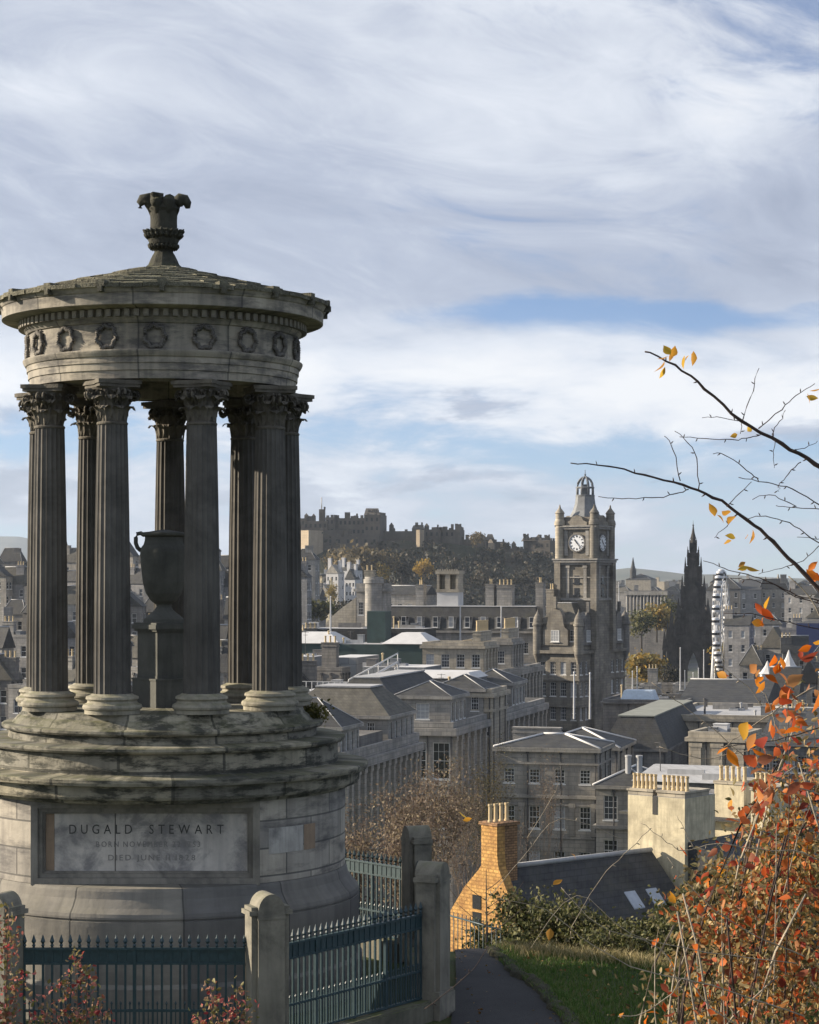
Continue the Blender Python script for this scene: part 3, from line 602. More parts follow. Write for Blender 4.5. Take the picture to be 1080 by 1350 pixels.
LEAD = stone('lead_roof', (.36, .365, .37), .2, .6, (.15, .15, .15), .4, None, .1); WHT = plain('white_roofing', (.50, .50, .495), .8, var=.1, scale=.5); CLAD = stone('grey_cladding', (.20, .215, .23), .1, .6, (.12, .13, .14), .3, (2.4, 3.0, .03), .1, streak=.15)
TEAL = plain('teal_cladding', (.022, .045, .043), .6, var=.3, scale=.6); BLUEP = plain('blue_panel', (.16, .30, .50), .5); POT = stone('clay_pot', (.50, .40, .24), .2, 2, (.2, .15, .1), .3, None, .1); FRAME = plain('window_paint', (.62, .62, .60), .5)
def glass(name, c, r=.12):
    m, nt = newmat(name); finish(nt, c, r, spec=.6); return m
GL = [glass('dark_pane', (.018, .02, .024)), glass('grey_pane', (.04, .045, .055), .2), glass('blind_pane', (.30, .31, .32), .5)]
TH = 15
# ------------------------------------------------------------------ building kit
_wc = {}
def window_mesh(w_, h, st, gi):
    k = (round(w_, 2), round(h, 2), st, gi)
    if k in _wc: return _wc[k]
    w = MB(); f = .07 if w_ < 1.6 else .09; y0 = .10; a = w_ / 2
    if st == 'arch':
        pts = [(-a, 0), (a, 0), (a, h - a)] + [(a * math.cos(t), h - a + a * math.sin(t)) for t in [i * math.pi / 8 for i in range(1, 8)]] + [(-a, h - a)]
        w.poly(pts, .03, Matrix.Translation((0, .16, 0)), 1)
    else:
        w.box(-a, a, y0 + .06, y0 + .08, 0, h, 1)
        for x0, x1, z0, z1 in ((-a, -a + f, 0, h), (a - f, a, 0, h), (-a + f, a - f, 0, f * 1.2), (-a + f, a - f, h - f, h), (-a + f, a - f, h * .5 - .03, h * .5 + .03)): w.box(x0, x1, y0, y0 + .058, z0, z1, 0)
        if st == 'sash':
            for t in (1 / 3, 2 / 3): w.box(-a + 2 * a * t - .014, -a + 2 * a * t + .014, y0 + .02, y0 + .057, f, h - f, 0)
            for t in (.25, .75): w.box(-a + f, a - f, y0 + .02, y0 + .0565, h * t - .014, h * t + .014, 0)
        w.box(-a - .1, a + .1, -.06, .1, -.12, -.002, 0)
    _wc[k] = w.mesh('window', [FRAME, GL[gi]]); return _wc[k]
def facade(w, M, Wd, z0, z1, rows, root, mname='window', rec=.28, rz=0, seed=0):
    rg = random.Random(seed); z = z0
    for row in sorted(rows, key=lambda r: r[0]):
        zb, h, n, ww = row[:4]; st = row[4] if len(row) > 4 else 'sash'; mg = row[5] if len(row) > 5 else .35
        if zb > z: w.add([(0, 0, z), (Wd, 0, z), (Wd, 0, zb), (0, 0, zb)], [(0, 1, 2, 3)], 0, False, M)
        u = 0; sp_ = Wd / n
        for k in range(n):
            c = sp_ * (k + .5); a, b = c - ww / 2, c + ww / 2
            w.add([(u, 0, zb), (a, 0, zb), (a, 0, zb + h), (u, 0, zb + h)], [(0, 1, 2, 3)], 0, False, M); u = b
            w.add([(a, 0, zb), (b, 0, zb), (b, rec, zb), (a, rec, zb), (a, 0, zb + h), (b, 0, zb + h), (b, rec, zb + h), (a, rec, zb + h)], [(0, 1, 2, 3), (4, 7, 6, 5), (0, 3, 7, 4), (1, 5, 6, 2)], 0, False, M)
            g = rg.choices((0, 1, 2), (5, 3, 2))[0]; p = M @ Vector((c, .03, zb))
            inst(mname, window_mesh(ww, h, st, g), root, p, rz)
        w.add([(u, 0, zb), (Wd, 0, zb), (Wd, 0, zb + h), (u, 0, zb + h)], [(0, 1, 2, 3)], 0, False, M); z = zb + h
    w.add([(0, 0, z), (Wd, 0, z), (Wd, 0, z1), (0, 0, z1)], [(0, 1, 2, 3)], 0, False, M)
def volume(root, x0, x1, y0, y1, z0, z1, F=(), Rt=(), wall=None, corn=(), pilF=None, pilR=None, roof='flat', rh=3, ins=2, rmat=None, over=.25, top=None, par=.7, seed=0, wn='wall'):
    w = MB(); MF = Matrix.Translation((x0, y0, 0)); MR = Matrix.Translation((x1, y0, 0)) @ Matrix.Rotation(math.pi / 2, 4, 'Z')
    facade(w, MF, x1 - x0, z0, z1, F, root, seed=seed); facade(w, MR, y1 - y0, z0, z1, Rt, root, rz=math.pi / 2, seed=seed + 1)
    w.add([(x0, y1, z0), (x1, y1, z0), (x1, y1, z1), (x0, y1, z1), (x0, y0, z0), (x0, y0, z1)], [(1, 0, 3, 2), (0, 4, 5, 3)])
    w.build(wn, wall or B_grey, root)
    for (z, h, p) in corn:
        w = MB(); w.box(x0 - p, x1 + p, y0 - p, y1 + p, z, z + h); w.build('cornice', wall or B_grey, root)
    for spec, M, ln in ((pilF, MF, x1 - x0), (pilR, MR, y1 - y0)):
        if spec:
            n, ww, dp, za, zb = spec; w = MB(); w.box(-ww / 2, ww / 2, -dp, .02, za, zb - .5); w.box(-ww * .62, ww * .62, -dp * 1.25, .021, zb - .499, zb); w.box(-ww * .62, ww * .62, -dp * 1.25, .022, za + .001, za + .35); me = w.mesh('pilaster', B_pil if ln > 20 else (wall or B_grey))
            for k in range(n + 1): inst('pilaster', me, root, M @ Vector((max(ww * .7, min(ln - ww * .7, ln * k / n)), 0, 0)), 0 if M is MF else math.pi / 2)
    rmat = rmat or SL; o = over; A = (x0 - o, x1 + o, y0 - o, y1 + o)
    if roof == 'flat':
        w = MB(); w.box(x0 + .02, x1 - .02, y0 + .02, y1 - .02, z1 - .3, z1 + .02); w.build('roof', rmat, root)
        if par:
            w = MB(); t = .4
            w.box(x0 - .05, x1 + .05, y0 - .05, y0 + t, z1 + .021, z1 + par); w.box(x0 - .05, x1 + .05, y1 - t, y1 + .05, z1 + .021, z1 + par); w.box(x0 - .05, x0 + t, y0 + t, y1 - t, z1 + .021, z1 + par - .003); w.box(x1 - t, x1 + .05, y0 + t, y1 - t, z1 + .021, z1 + par - .003); w.build('parapet', wall or B_grey, root)
    elif roof == 'mansard':
        w = MB(); w.frust(A, (x0 + ins, x1 - ins, y0 + ins, y1 - ins), z1 + .01, z1 + rh); w.build('roof', rmat, root)
        w = MB(); w.box(x0 + ins - .12, x1 - ins + .12, y0 + ins - .12, y1 - ins + .12, z1 + rh + .005, z1 + rh + .16); w.build('roof_deck', top or LEAD, root)
    elif roof == 'hip':
        sx, sy = x1 - x0, y1 - y0; k = min(sx, sy) / 2 - .05; w = MB(); w.frust(A, (x0 + k, x1 - k, y0 + k, y1 - k), z1 + .01, z1 + rh); r_ = w.build('roof', rmat, root)
        w = MB()
        for (cx, cy), (tx, ty) in (((A[0], A[2]), (x0 + k, y0 + k)), ((A[1], A[2]), (x1 - k, y0 + k)), ((A[1], A[3]), (x1 - k, y1 - k))): w.tube([(cx, cy, z1 + .05), (tx, ty, z1 + rh + .04)], .12 if top else .06, 4)
        w.tube([(x0 + k, y0 + k, z1 + rh + .05), (x1 - k, y1 - k, z1 + rh + .05)], .13 if top else .07, 4); w.build('ridge', top or LEAD, r_)
    elif roof in ('gx', 'gy'):
        w = MB(); cx, cy = (x0 + x1) / 2, (y0 + y1) / 2
        if roof == 'gx': v = [(A[0], A[2], z1), (A[1], A[2], z1), (A[1], A[3], z1), (A[0], A[3], z1), (A[0], cy, z1 + rh), (A[1], cy, z1 + rh)]; f = [(0, 1, 5, 4), (2, 3, 4, 5), (1, 2, 5), (3, 0, 4)]
        else: v = [(A[0], A[2], z1), (A[1], A[2], z1), (A[1], A[3], z1), (A[0], A[3], z1), (cx, A[2], z1 + rh), (cx, A[3], z1 + rh)]; f = [(0, 4, 5, 3), (1, 2, 5, 4), (0, 1, 4), (2, 3, 5)]
        w.add(v, f + [(0, 3, 2, 1)]); r_ = w.build('roof', rmat, root)
        w = MB(); w.tube([v[4], v[5]], .14, 4); w.build('ridge', top or LEAD, r_)
_pot = None
def pots(root_, n, x0, x1, y, z, h=.9, r=.16, ax='x'):
    w = MB(); w.lathe([(r * 1.05, 0), (r * 1.05, .08), (r * .85, .1), (r * .8, h - .12), (r, h - .1), (r, h), (r * .7, h), (r * .65, h - .3)], 10, 0, True, cap=False); me = w.mesh('chimney_pot', POT)
    for k in range(n): t = x0 + (x1 - x0) * (k + .5) / n; inst('chimney_pot', me, root_, (t, y, z) if ax == 'x' else (y, t, z))
PIPE = plain('cast_pipe', (.05, .05, .052), .6)
def clutter(root, x0, x1, y0, y1, z, n, seed):
    rg = random.Random(seed)
    for k in range(n):
        x, y, q = rg.uniform(x0, x1), rg.uniform(y0, y1), rg.random(); w = MB()
        if q < .3: a, b, h = rg.uniform(.3, .9), rg.uniform(.3, .8), rg.uniform(.4, 1.2); w.box(-a, a, -b, b, -.1, h); w.box(-a - .06, a + .06, -b - .06, b + .06, h + .001, h + .08); w.build('vent_box', rg.choice((LEAD, CLAD, B_dark, WHT)), root, (x, y, z))
        elif q < .55: h = rg.uniform(.6, 1.8); w.lathe([(.13, -.1), (.13, h), (.2, h + .02), (.2, h + .18), (0, h + .26)], 8); w.build('vent_pipe', rg.choice((PIPE, LEAD, POT)), root, (x, y, z))
        elif q < .75: w.box(-.6, .6, -.8, .8, -.1, .28); w.box(-.5, .5, -.7, .7, .281, .33, 1); w.build('skylight', [LEAD, GL[1]], root, (x, y, z))
        elif q < .88: h = rg.uniform(1.5, 3.5); w.tube([(0, 0, -.1), (0, 0, h)], .035, 4); w.tube([(-.5, 0, h - .1), (.5, 0, h - .1)], .025, 4); w.tube([(-.35, 0, h - .5), (.35, 0, h - .5)], .025, 4); w.build('aerial', PIPE, root, (x, y, z))
        else: a = rg.uniform(1, 2.4); w.box(-a, a, -.12, .12, -.1, rg.uniform(.4, .9)); w.build('upstand', rg.choice((B_grey, B_dark, LEAD)), root, (x, y, z))
def pipes(root, spots, z0, z1, rz=0):
    w = MB(); w.lathe([(.06, 0), (.06, z1 - z0)], 6, 0); w.box(-.14, .14, -.1, .1, z1 - z0 - .3, z1 - z0 + .05); me = w.mesh('downpipe', PIPE)
    for x, y in spots: inst('downpipe', me, root, (x, y, z0))
def chimney(root, x, y, z0, sx, sy, h, n, mat=None, ph=.9, pr=.16):
    w = MB(); w.box(-sx / 2, sx / 2, -sy / 2, sy / 2, 0, h); w.box(-sx / 2 - .1, sx / 2 + .1, -sy / 2 - .1, sy / 2 + .1, h - .45, h - .28); w.box(-sx / 2 - .08, sx / 2 + .08, -sy / 2 - .08, sy / 2 + .08, h + .001, h + .16)
    c = w.build('chimney', mat or B_grey, root, (x, y, z0))
    if n: pots(c, n, *((-sx / 2, sx / 2, 0) if sx > sy else (-sy / 2, sy / 2, 0)), h + .16, ph, pr, 'x' if sx > sy else 'y')
    return c
def blk(name, label, pl, pc, pr, d, ytop, zb=0, th=TH, cat='building', group=None, **kw):
    """a block known by its left, near and right verticals and the depth of the near one; returns root, width, depth, height"""
    t = R(th); cx = (pc - 540) * d / FPX; tl = (pl - 540) / FPX
    Wd = (cx - tl * d) / (math.cos(t) + tl * math.sin(t)); Dp = 12.
    if pr is not None: tr = (pr - 540) / FPX; Dp = (tr * d - cx) / (math.sin(t) - tr * math.cos(t))
    Dp = max(3., min(Dp, 70)); zt = CZ + (H0 - ytop) * d / FPX
    root = empty(name, (cx, d, zb), -t, label, cat, group)
    kw = {k: v for k, v in kw.items()}
    zz = zt - zb
    def rows(s): return [(zz - a, *r) for a, *r in s]     # rows are given down from the eaves
    for k in ('F', 'Rt'):
        if k in kw: kw[k] = [q for q in rows(kw[k]) if q[0] > .2]
    for k in ('pilF', 'pilR'):
        if k in kw: n, a, b, c, e = kw[k]; kw[k] = (n, a, b, zz - c, zz - e)
    if 'corn' in kw: kw['corn'] = [(zz - a, h, p) for a, h, p in kw['corn']]
    volume(root, -Wd, 0, 0, Dp, 0, zz, **kw)
    if d < 400 and kw.get('roof') == 'flat' and Wd > 5: clutter(root, -Wd + .8, -.8, .8, min(Dp - .8, 30), zz + .03, int(min(26, 4 + Wd * Dp / 40)), int(pl * 5 + ytop))
    if d < 310 and cat == 'building' and kw.get('wall') not in (CLAD, TEAL, SL): pipes(root, [(-Wd * q, -.09) for q in (.02, .36, .69)] + [(.09, Dp * q) for q in (.12, .5, .86)], max(0, zz - 14), zz - .3)
    return root, Wd, Dp, zz

# ------------------------------------------------------------------ the terraces of the street below
r, Wd, Dp, H = blk('terrace_building', 'classical terrace with tall pilasters and a slate mansard, nearest the drum', 405, 452, 552, 188, 1006, wall=B_grey, Rt=[(3.6, 2.6, 13, 1.15), (8., 3.0, 13, 1.2), (12.5, 3, 13, 1.2)], pilR=(13, .7, .35, 13.5, .9), corn=[(.85, .75, .5), (14.4, .4, .25)], roof='flat', rmat=LEAD, par=.9, seed=3)
volume(r, -9, -.4, .4, 6.5, H + .05, H + 3.1, Rt=[(H + .8, 1.7, 4, .8)], F=[(H + .8, 1.7, 3, .8)], wall=B_grey, corn=[(H + 2.85, .3, .35)], roof='hip', rh=2.4, rmat=SL, wn='attic_wall')
volume(r, -11, -.4, Dp - 10, Dp - .4, H + .05, H + 3.1, Rt=[(H + .8, 1.7, 5, .8)], F=[(H + .8, 1.7, 3, .8)], wall=B_grey, corn=[(H + 2.85, .3, .35)], roof='mansard', rh=2.6, ins=2.6, rmat=SL2, wn='attic_wall')
w = MB(); w.box(-8, -.8, 7.5, Dp - 10.5, H + .04, H + 1.8); w.build('attic_wall', B_dark, r)
r, Wd, Dp, H = blk('terrace_building', 'classical terrace running up the street with a square corner pavilion of two windows', 505, 597, 718, 231, 960, wall=B_grey, F=[(5.6, 4.0, 3, 1.9, 'sash'), (11, 3.6, 3, 1.7)], Rt=[(4.8, 3.4, 17, 1.15), (10, 3.2, 17, 1.2)], pilR=(17, .75, .35, 12.5, .9), corn=[(.85, .8, .5), (6.3, .35, .2), (12.9, .4, .25)], roof='flat', rmat=LEAD, par=.6, seed=4)
for y0, y1 in ((.4, 8), (16.5, 24), (32, 40)):
    volume(r, -6.6, -.4, y0, y1, H + .05, H + 3.4, F=[(H + .9, 1.75, 1, 1.5)] if y0 < 1 else [(H + .9, 1.75, 3, .9)], Rt=[(H + .7, 2.0, 4, .95)], wall=B_grey, corn=[(H + 3.1, .35, .35)], roof='hip', rh=1.5, rmat=SL, wn='attic_wall')
volume(r, -14, -7, .5, 24, H + .05, H + 3.0, wall=B_brown, roof='mansard', rh=2.2, ins=2, rmat=SL, wn='attic_wall')
w = MB(); w.box(-17, -2, 24.5, 32, H + .04, H + 2.2); w.build('attic_wall', B_dark, r); w = MB(); w.frust((-17, -1.5, 24.3, 32.3), (-15, -3, 27.5, 29), H + 2.21, H + 4.2); w.build('roof', SL, r)
r, Wd, Dp, H = blk('office_block', 'long rooftop plant room with grey cladding and a white rounded roof', 465, 622, 642, 256, 895, zb=10, wall=CLAD, roof='flat', rmat=WHT, par=0)
w = MB(); w.frust((-Wd + 6, .2, -.3, Dp), (-Wd + 7, -.6, .8, Dp - 1), H + .03, H + .75); w.build('roof_cap', WHT, r)
w = MB(); w.box(-6.8, -4.7, -.12, -.01, H - 2.2, H - .5); w.build('vent_panel', BLUEP, r); w = MB(); w.box(-Wd + 6.8, -Wd + 7.2, -.25, .2, 0, H - .1); w.build('corner_trim', SL, r)
r, Wd, Dp, H = blk('parapet_building', 'weathered stone parapet building in front of the white rounded plant room', 528, 648, 668, 247, 914, wall=B_buff, corn=[(.5, .5, .4), (2.2, .3, .2)], roof='flat', rmat=LEAD, par=.5, F=[(5, 2, 7, 1.)])
r, Wd, Dp, H = blk('pilastered_building', 'buff stone building with a roof garden and attic windows beside the clock tower hotel', 556, 641, 713, 300, 890, wall=B_brown, Rt=[(4.2, 3.2, 15, 1.2), (8.6, 3, 15, 1.2)], pilR=(15, .8, .4, 11, .9), corn=[(.9, .8, .55), (11.5, .4, .3)], roof='flat', rmat=LEAD, par=.3, seed=6)
volume(r, -Wd, -.5, .5, 9, H + .05, H + 4.1, F=[(H + 1.0, 1.9, 4, 1.2)], wall=B_buff, Rt=[(H + .8, 2.6, 4, 1.1)], pilR=(4, .6, .25, H + .1, H + 3.6), corn=[(H + 3.7, .4, .35)], roof='flat', rmat=LEAD, par=.5, wn='attic_wall')
volume(r, -7, -.5, 19, 27, H + .05, H + 4.1, wall=B_brown, F=[(H + .9, 1.9, 2, 1.2)], Rt=[(H + .8, 2.6, 4, 1.1)], pilR=(4, .6, .25, H + .1, H + 3.6), corn=[(H + 3.7, .4, .35)], roof='flat', rmat=LEAD, par=.5, wn='attic_wall')
chimney(r, -1.6, 4.5, H + 4.7, 1.1, 7, 1.3, 7, B_buff, 1.5, .24); chimney(r, -1.6, 23, H + 4.7, 1.1, 7, 1.3, 7, B_buff, 1.5, .24); chimney(r, -6, 14, H, 1.1, 5, 3.2, 5, B_buff, 1.2, .22)

# ------------------------------------------------------------------ modern roofs left of the street
def cladbox(label, pl, pc, pr, d, y, zb=12, mat=None, top=None, name='office_block'):
    return blk(name, label, pl, pc, pr, d, y, zb=zb, wall=mat or CLAD, roof='flat', rmat=top or WHT, par=0)
cladbox('grey clad rooftop box with a pale flat top, leftmost beside the column', 360, 413, 434, 300, 866)
cladbox('grey clad rooftop box in the middle with stacked pale tops', 431, 470, 500, 306, 867)
cladbox('low long grey clad block with the small roof garden on top', 478, 560, 582, 288, 880)
r, Wd, Dp, H = cladbox('dark green glazed block under two pale glass pyramids', 372, 556, 580, 330, 850, mat=TEAL, top=LEAD, name='glazed_block')
for a, b in ((-Wd, -Wd + 9.5), (-6.5, 1.5)):
    w = MB(); w.frust((a, b, -.3, 9), (a + 2.5, b - 2.5, 3, 6), H + .1, H + 1.8); w.build('glass_roof', WHT, r)
cladbox('wide dark slate clad block behind the glass pyramids', 330, 500, 520, 352, 829, mat=SL, top=LEAD)
cladbox('dark slate clad block right of the green stair tower', 506, 560, 575, 352, 829, mat=SL, top=LEAD)
r, Wd, Dp, H = cladbox('tall dark green clad stair tower with white roof stairs either side', 484, 508, 516, 338, 806, mat=TEAL, top=TEAL, name='stair_tower')
w = MB()
for s_, x0 in ((-1, -Wd - 3.4), (1, 2.4)):
    for q in (0, .8):
        w.tube([(x0 + q - .4, -.5, H - 8), (x0 + q + .9, -.5, H - 4.6)], .11, 4); w.tube([(x0 + q - .4, -.5, H - 8), (x0 + q + 1.9, -.5, H - 8)], .11, 4)
w.build('roof_stair', WHT, r)
r, Wd, Dp, H = blk('roof_terrace', 'white railed roof terrace with outdoor stair beside the slate mansard', 396, 478, 498, 252, 912, zb=8, wall=CLAD, roof='flat', rmat=WHT, par=0, cat='terrace')
w = MB(); w.box(-.05, .05, -.05, .05, 0, 1.1); me = w.mesh('railing_post', WHT)
for k in range(12): inst('railing_post', me, r, (-Wd + Wd * k / 11, .1, H + .03))
w = MB(); w.box(-Wd, 0, .06, .14, H + 1.1, H + 1.17); w.build('rail', WHT, r)
w = MB(); w.tube([(-3.5, 6, H), (.5, 14, H + 3)], .15, 4); w.tube([(-3.5, 6, H + 1.1), (.5, 14, H + 4.1)], .1, 4)
for k in range(6): q = k / 5; w.tube([(-3.5 + 4 * q, 6 + 8 * q, H + 3 * q), (-3.5 + 4 * q, 6 + 8 * q, H + 1.1 + 3 * q)], .06, 4)
w.build('outdoor_stair', WHT, r)

# ------------------------------------------------------------------ right of the street
r, Wd, Dp, H = blk('stone_townhouse', 'grey brown stone building facing us with white sash windows in two rows', 655, 788, 806, 200, 987, wall=B_brown, F=[(3.4, 1.35, 4, 1.0), (7.7, 2.15, 4, 1.05), (12, 2.2, 4, 1.05)], Rt=[(3.4, 1.35, 2, 1.)], corn=[(.4, .4, .35), (1.6, .2, .15), (4.8, .3, .22), (5.5, .18, .12), (8.6, .2, .1)], pilF=(4, .5, .12, 8.3, 5.2), roof='hip', rh=1.0, rmat=SL, top=WHT, seed=8, wn='wall')
r, Wd, Dp, H = blk('stone_townhouse', 'lower stone wing with one large sash window beside the cream chimney wall', 786, 862, 880, 190, 1037, zb=0, wall=B_brown, F=[(3.1, 2.2, 2, 1.25), (6.8, 1.9, 2, 1.25)], corn=[(.3, .3, .35), (3.9, .3, .3)], roof='hip', rh=1.3, rmat=SL, top=WHT, seed=12)
w = MB(); w.lathe([(.28, 0), (.28, 1.5), (.32, 1.52), (.32, 1.7), (0, 1.72)], 12); me = w.mesh('vent_pipe', LEAD)
for x_ in (-2.6, -1.6): inst('vent_pipe', me, r, (x_, 2, H + .9))
r, Wd, Dp, H = blk('stone_townhouse', 'stone house with white hipped ridges between the sash windowed building and the mansard', 700, 815, 835, 216, 986, wall=B_brown, corn=[(.3, .3, .3)], roof='hip', rh=1.6, rmat=SL, top=WHT, F=[(3, 1.5, 4, .9)])
chimney(r, -9, 3, H, 5, 1, 1.6, 0, B_grey)
r, Wd, Dp, H = blk('mansard_building', 'big dark slate mansard with a flat lead top in front of the Gothic spire', 795, 878, 930, 244, 988, wall=B_dark, corn=[(.3, .3, .3)], roof='mansard', rh=3.6, ins=1.6, rmat=SL, top=stone('green_lead', (.22, .23, .20), .2, .6, (.12, .12, .11), .4, None, .1), F=[(4, 1.8, 4, 1.)])
r, Wd, Dp, H = blk('flat_roofed_building', 'long low building with a wide gutter left of the big slate roof', 795, 905, 925, 296, 926, wall=B_dark, roof='flat', rmat=SL, par=.3, corn=[(.3, .25, .4)])
w = MB(); w.frust((-9.5, -4.5, 1, 5), (-9, -5, 1.5, 4.5), H + .05, H + 1.5); w.build('roof_hood', plain('covered_plant', (.42, .50, .58), .5), r)
r, Wd, Dp, H = blk('slate_roofed_building', 'stone building under the broad plain dark slate roof right of the Gothic spire', 890, 1004, 1035, 292, 939, wall=B_grey, roof='gx', rh=3.6, rmat=SL, corn=[(.4, .35, .3)], F=[(3.5, 1.8, 6, 1.)])
r, Wd, Dp, H = blk('parapet_building', 'weathered stone range with a long cornice under the broad slate roof', 880, 1015, 1040, 262, 948, wall=B_buff, roof='flat', rmat=LEAD, par=.4, corn=[(.4, .4, .3)], F=[(3.6, 1.8, 7, 1.)])
r, Wd, Dp, H = blk('stone_pavilion', 'sunlit buff stone block with panelled front behind the cream chimneys', 908, 984, 1004, 214, 974, wall=B_buff, roof='flat', rmat=LEAD, par=.6, corn=[(.4, .4, .35)], pilF=(2, 1.1, .2, 6.5, .5), th=22)
r, Wd, Dp, H = blk('lead_roofed_range', 'low range with a wide pale lead roof in front of the buff stone block', 838, 968, 990, 178, 1034, zb=4, wall=B_dark, roof='flat', rmat=LEAD, par=0, th=22)
w = MB(); w.frust((-Wd - .3, .3, -.3, Dp), (-Wd + .2, 0, 5, Dp - .5), H + .03, H + 1.0); w.build('roof_slope', LEAD, r)
r, Wd, Dp, H = blk('stone_townhouse', 'dark stone tenement behind the red leaves at the right', 1000, 1100, 1130, 240, 985, wall=B_dark, F=[(3, 1.9, 6, 1.1), (6.5, 2, 6, 1.1)], roof='gx', rh=3, rmat=SL, seed=22); chimney(r, -5, 4, H, 3, 1, 4, 5, B_grey)
# houses on the flank of the hill
r, Wd, Dp, H = blk('hill_house', 'house with two cream rendered chimney stacks topped by rows of clay pots', 828, 903, 931, 106, 1053, zb=20, th=38, cat='house', wall=B_cream, roof='flat', rmat=LEAD, par=0)
for a, b in ((-Wd, -Wd * .56), (-Wd * .48, 0)):
    w = MB(); w.box(a, b, 0, Dp * .8, H + .03, H + .22); w.box(a - .05, b + .05, -.06, Dp * .8 + .05, H + .221, H + .33); c = w.build('chimney', B_buff, r); pots(c, 6, a, b, .45, H + .33, .75, .105)
w = MB(); w.box(-Wd * .56, -Wd * .48, -.03, .02, H - .9, H + .02); w.build('flue_slot_shade', plain('slot_shade', (.03, .03, .03)), r)  # dark plate on the wall stands in for shade in the slot
w = MB(); v = [(.01, .3, H - 2.2), (.01, 9, H - 2.2), (5.5, 9, H - 3.9), (5.5, .3, H - 3.9)]; w.add(v + [(a, b, c - 4) for a, b, c in v], [(0, 1, 2, 3), (7, 6, 5, 4), (0, 3, 7, 4), (3, 2, 6, 7), (2, 1, 5, 6)]); w.build('roof', SL, r)
r, Wd, Dp, H = blk('hill_house', 'house with a broad cream chimney carrying five pots, beside the first orange leaves', 942, 981, 996, 122, 1036, zb=22, th=38, cat='house', wall=B_cream, roof='flat', rmat=LEAD, par=0)
w = MB(); w.box(-Wd - .05, .05, -.06, Dp, H + .03, H + .2); c = w.build('chimney', B_buff, r); pots(c, 5, -Wd, 0, .45, H + .2, .85, .13)
w = MB(); w.box(-Wd - 6, -Wd - .01, 1, 8, 0, H - 1.2); w.build('wall', B_dark, r); w = MB(); w.box(-Wd - 6, 6, -.8, 9, H - 2.05, H - 1.9); w.build('roof', SL, r)
r, Wd, Dp, H = blk('hill_house', 'house with a small cream chimney half hidden by red leaves at the right', 990, 1014, 1026, 118, 1044, zb=22, th=38, cat='house', wall=B_cream, roof='flat', rmat=LEAD, par=0)
w = MB(); w.box(-Wd - .05, .05, -.06, Dp, H + .03, H + .2); c = w.build('chimney', B_buff, r); pots(c, 4, -Wd, 0, .45, H + .2, .8, .13)
# the gabled house: lit gable with a swept chimney, long slate roof
gd = 98.; gt = R(50); gx_ = (690 - 540) * gd / FPX; hs = empty('gabled_house', (gx_, gd, 21), -gt, 'ochre stone house whose sunlit gable sweeps up into a tall chimney', 'house')
tl = (594 - 540) / FPX; Wd = (gx_ - tl * gd) / (math.cos(gt) + tl * math.sin(gt)); Dp = 11.; zE = CZ + (H0 - 1222) * gd / FPX - 21; zA = CZ + (H0 - 1143) * (gd + 1.5) / FPX - 21; zC = CZ + (H0 - 1088) * (gd + 1.8) / FPX - 21; cx = -Wd * .46
prof = [(-Wd, 0), (0, 0), (0, zE), (-Wd * .12, zE + (zA - zE) * .28), (-Wd * .24, zE + (zA - zE) * .66), (cx + .66, zA - .05), (cx + .56, zA + .5), (cx + .55, zC), (cx - .55, zC), (cx - .55, zA), (cx - .75, zA - .25), (-Wd * .8, zE + .55 * (zA - zE)), (-Wd, zE + .15)]
w = MB(); w.poly(prof, .5, Matrix.Identity(4)); w.build('gable_wall', B_orange, hs)
w = MB(); w.box(cx - .55, cx + .55, .501, 1.3, zA - 1.2, zC - .001); w.box(cx - .65, cx + .65, -.08, 1.38, zC + .001, zC + .14); c = w.build('chimney', stone('chimney_brick', (.32, .19, .10), .3, 3, (.1, .06, .04), .5, (.3, .12, .02), .4), hs)
pots(c, 4, -.1, 1.3, cx, zC + .14, .85, .11, 'y')
for x0, x1 in ((cx, .35), (cx, -Wd - .35)):
    w = MB(); e = 1 if x1 > x0 else -1; v = [(x0, .5, zA - .15), (x1, .5, zE - .35), (x1, Dp, zE - .35), (x0, Dp, zA - .15)]; w.add(v + [(a, b, c_ - .2) for a, b, c_ in v], [(0, 1, 2, 3), (7, 6, 5, 4), (0, 4, 5, 1), (1, 5, 6, 2), (2, 6, 7, 3)]); w.build('roof_slope', SL, hs)
w = MB(); w.tube([(cx, .5, zA - .12), (cx, Dp, zA - .12)], .13, 6); w.build('ridge', LEAD, hs)
w = MB(); w.box(-Wd + .1, -.1, .51, Dp - .2, 0, zE - .36); w.poly([(-Wd + .1, zE - .36), (-.1, zE - .36), (cx, zA - .3)], .3, Matrix.Translation((0, Dp - .55, 0))); w.build('wall', B_grey, hs)
sl_ = (zE - .35 - zA + .15) / (.35 - cx)
for y_ in (7.4, 8.9):
    w = MB(); xa, xb = -.75, -.05
    v = [(x_, y2, zA - .15 + sl_ * (x_ - cx) + .06) for x_, y2 in ((xa, y_), (xb, y_), (xb, y_ + .75), (xa, y_ + .75))]; w.add(v + [(a, b, c_ - .1) for a, b, c_ in v], [(0, 1, 2, 3), (0, 4, 5, 1), (1, 5, 6, 2), (2, 6, 7, 3), (3, 7, 4, 0)]); w.build('skylight', plain('skylight_glass', (.35, .38, .42), .15), hs)
w = MB(); 
for zz in (0, .8): w.box(cx - 1.15, cx - .55, -.03, .02, zE - .35 + zz, zE + .3 + zz)
w.build('window', GL[0], hs)
B_hotel = wallm('hotel_sandstone', (.215, .20, .172), dirt=.7)
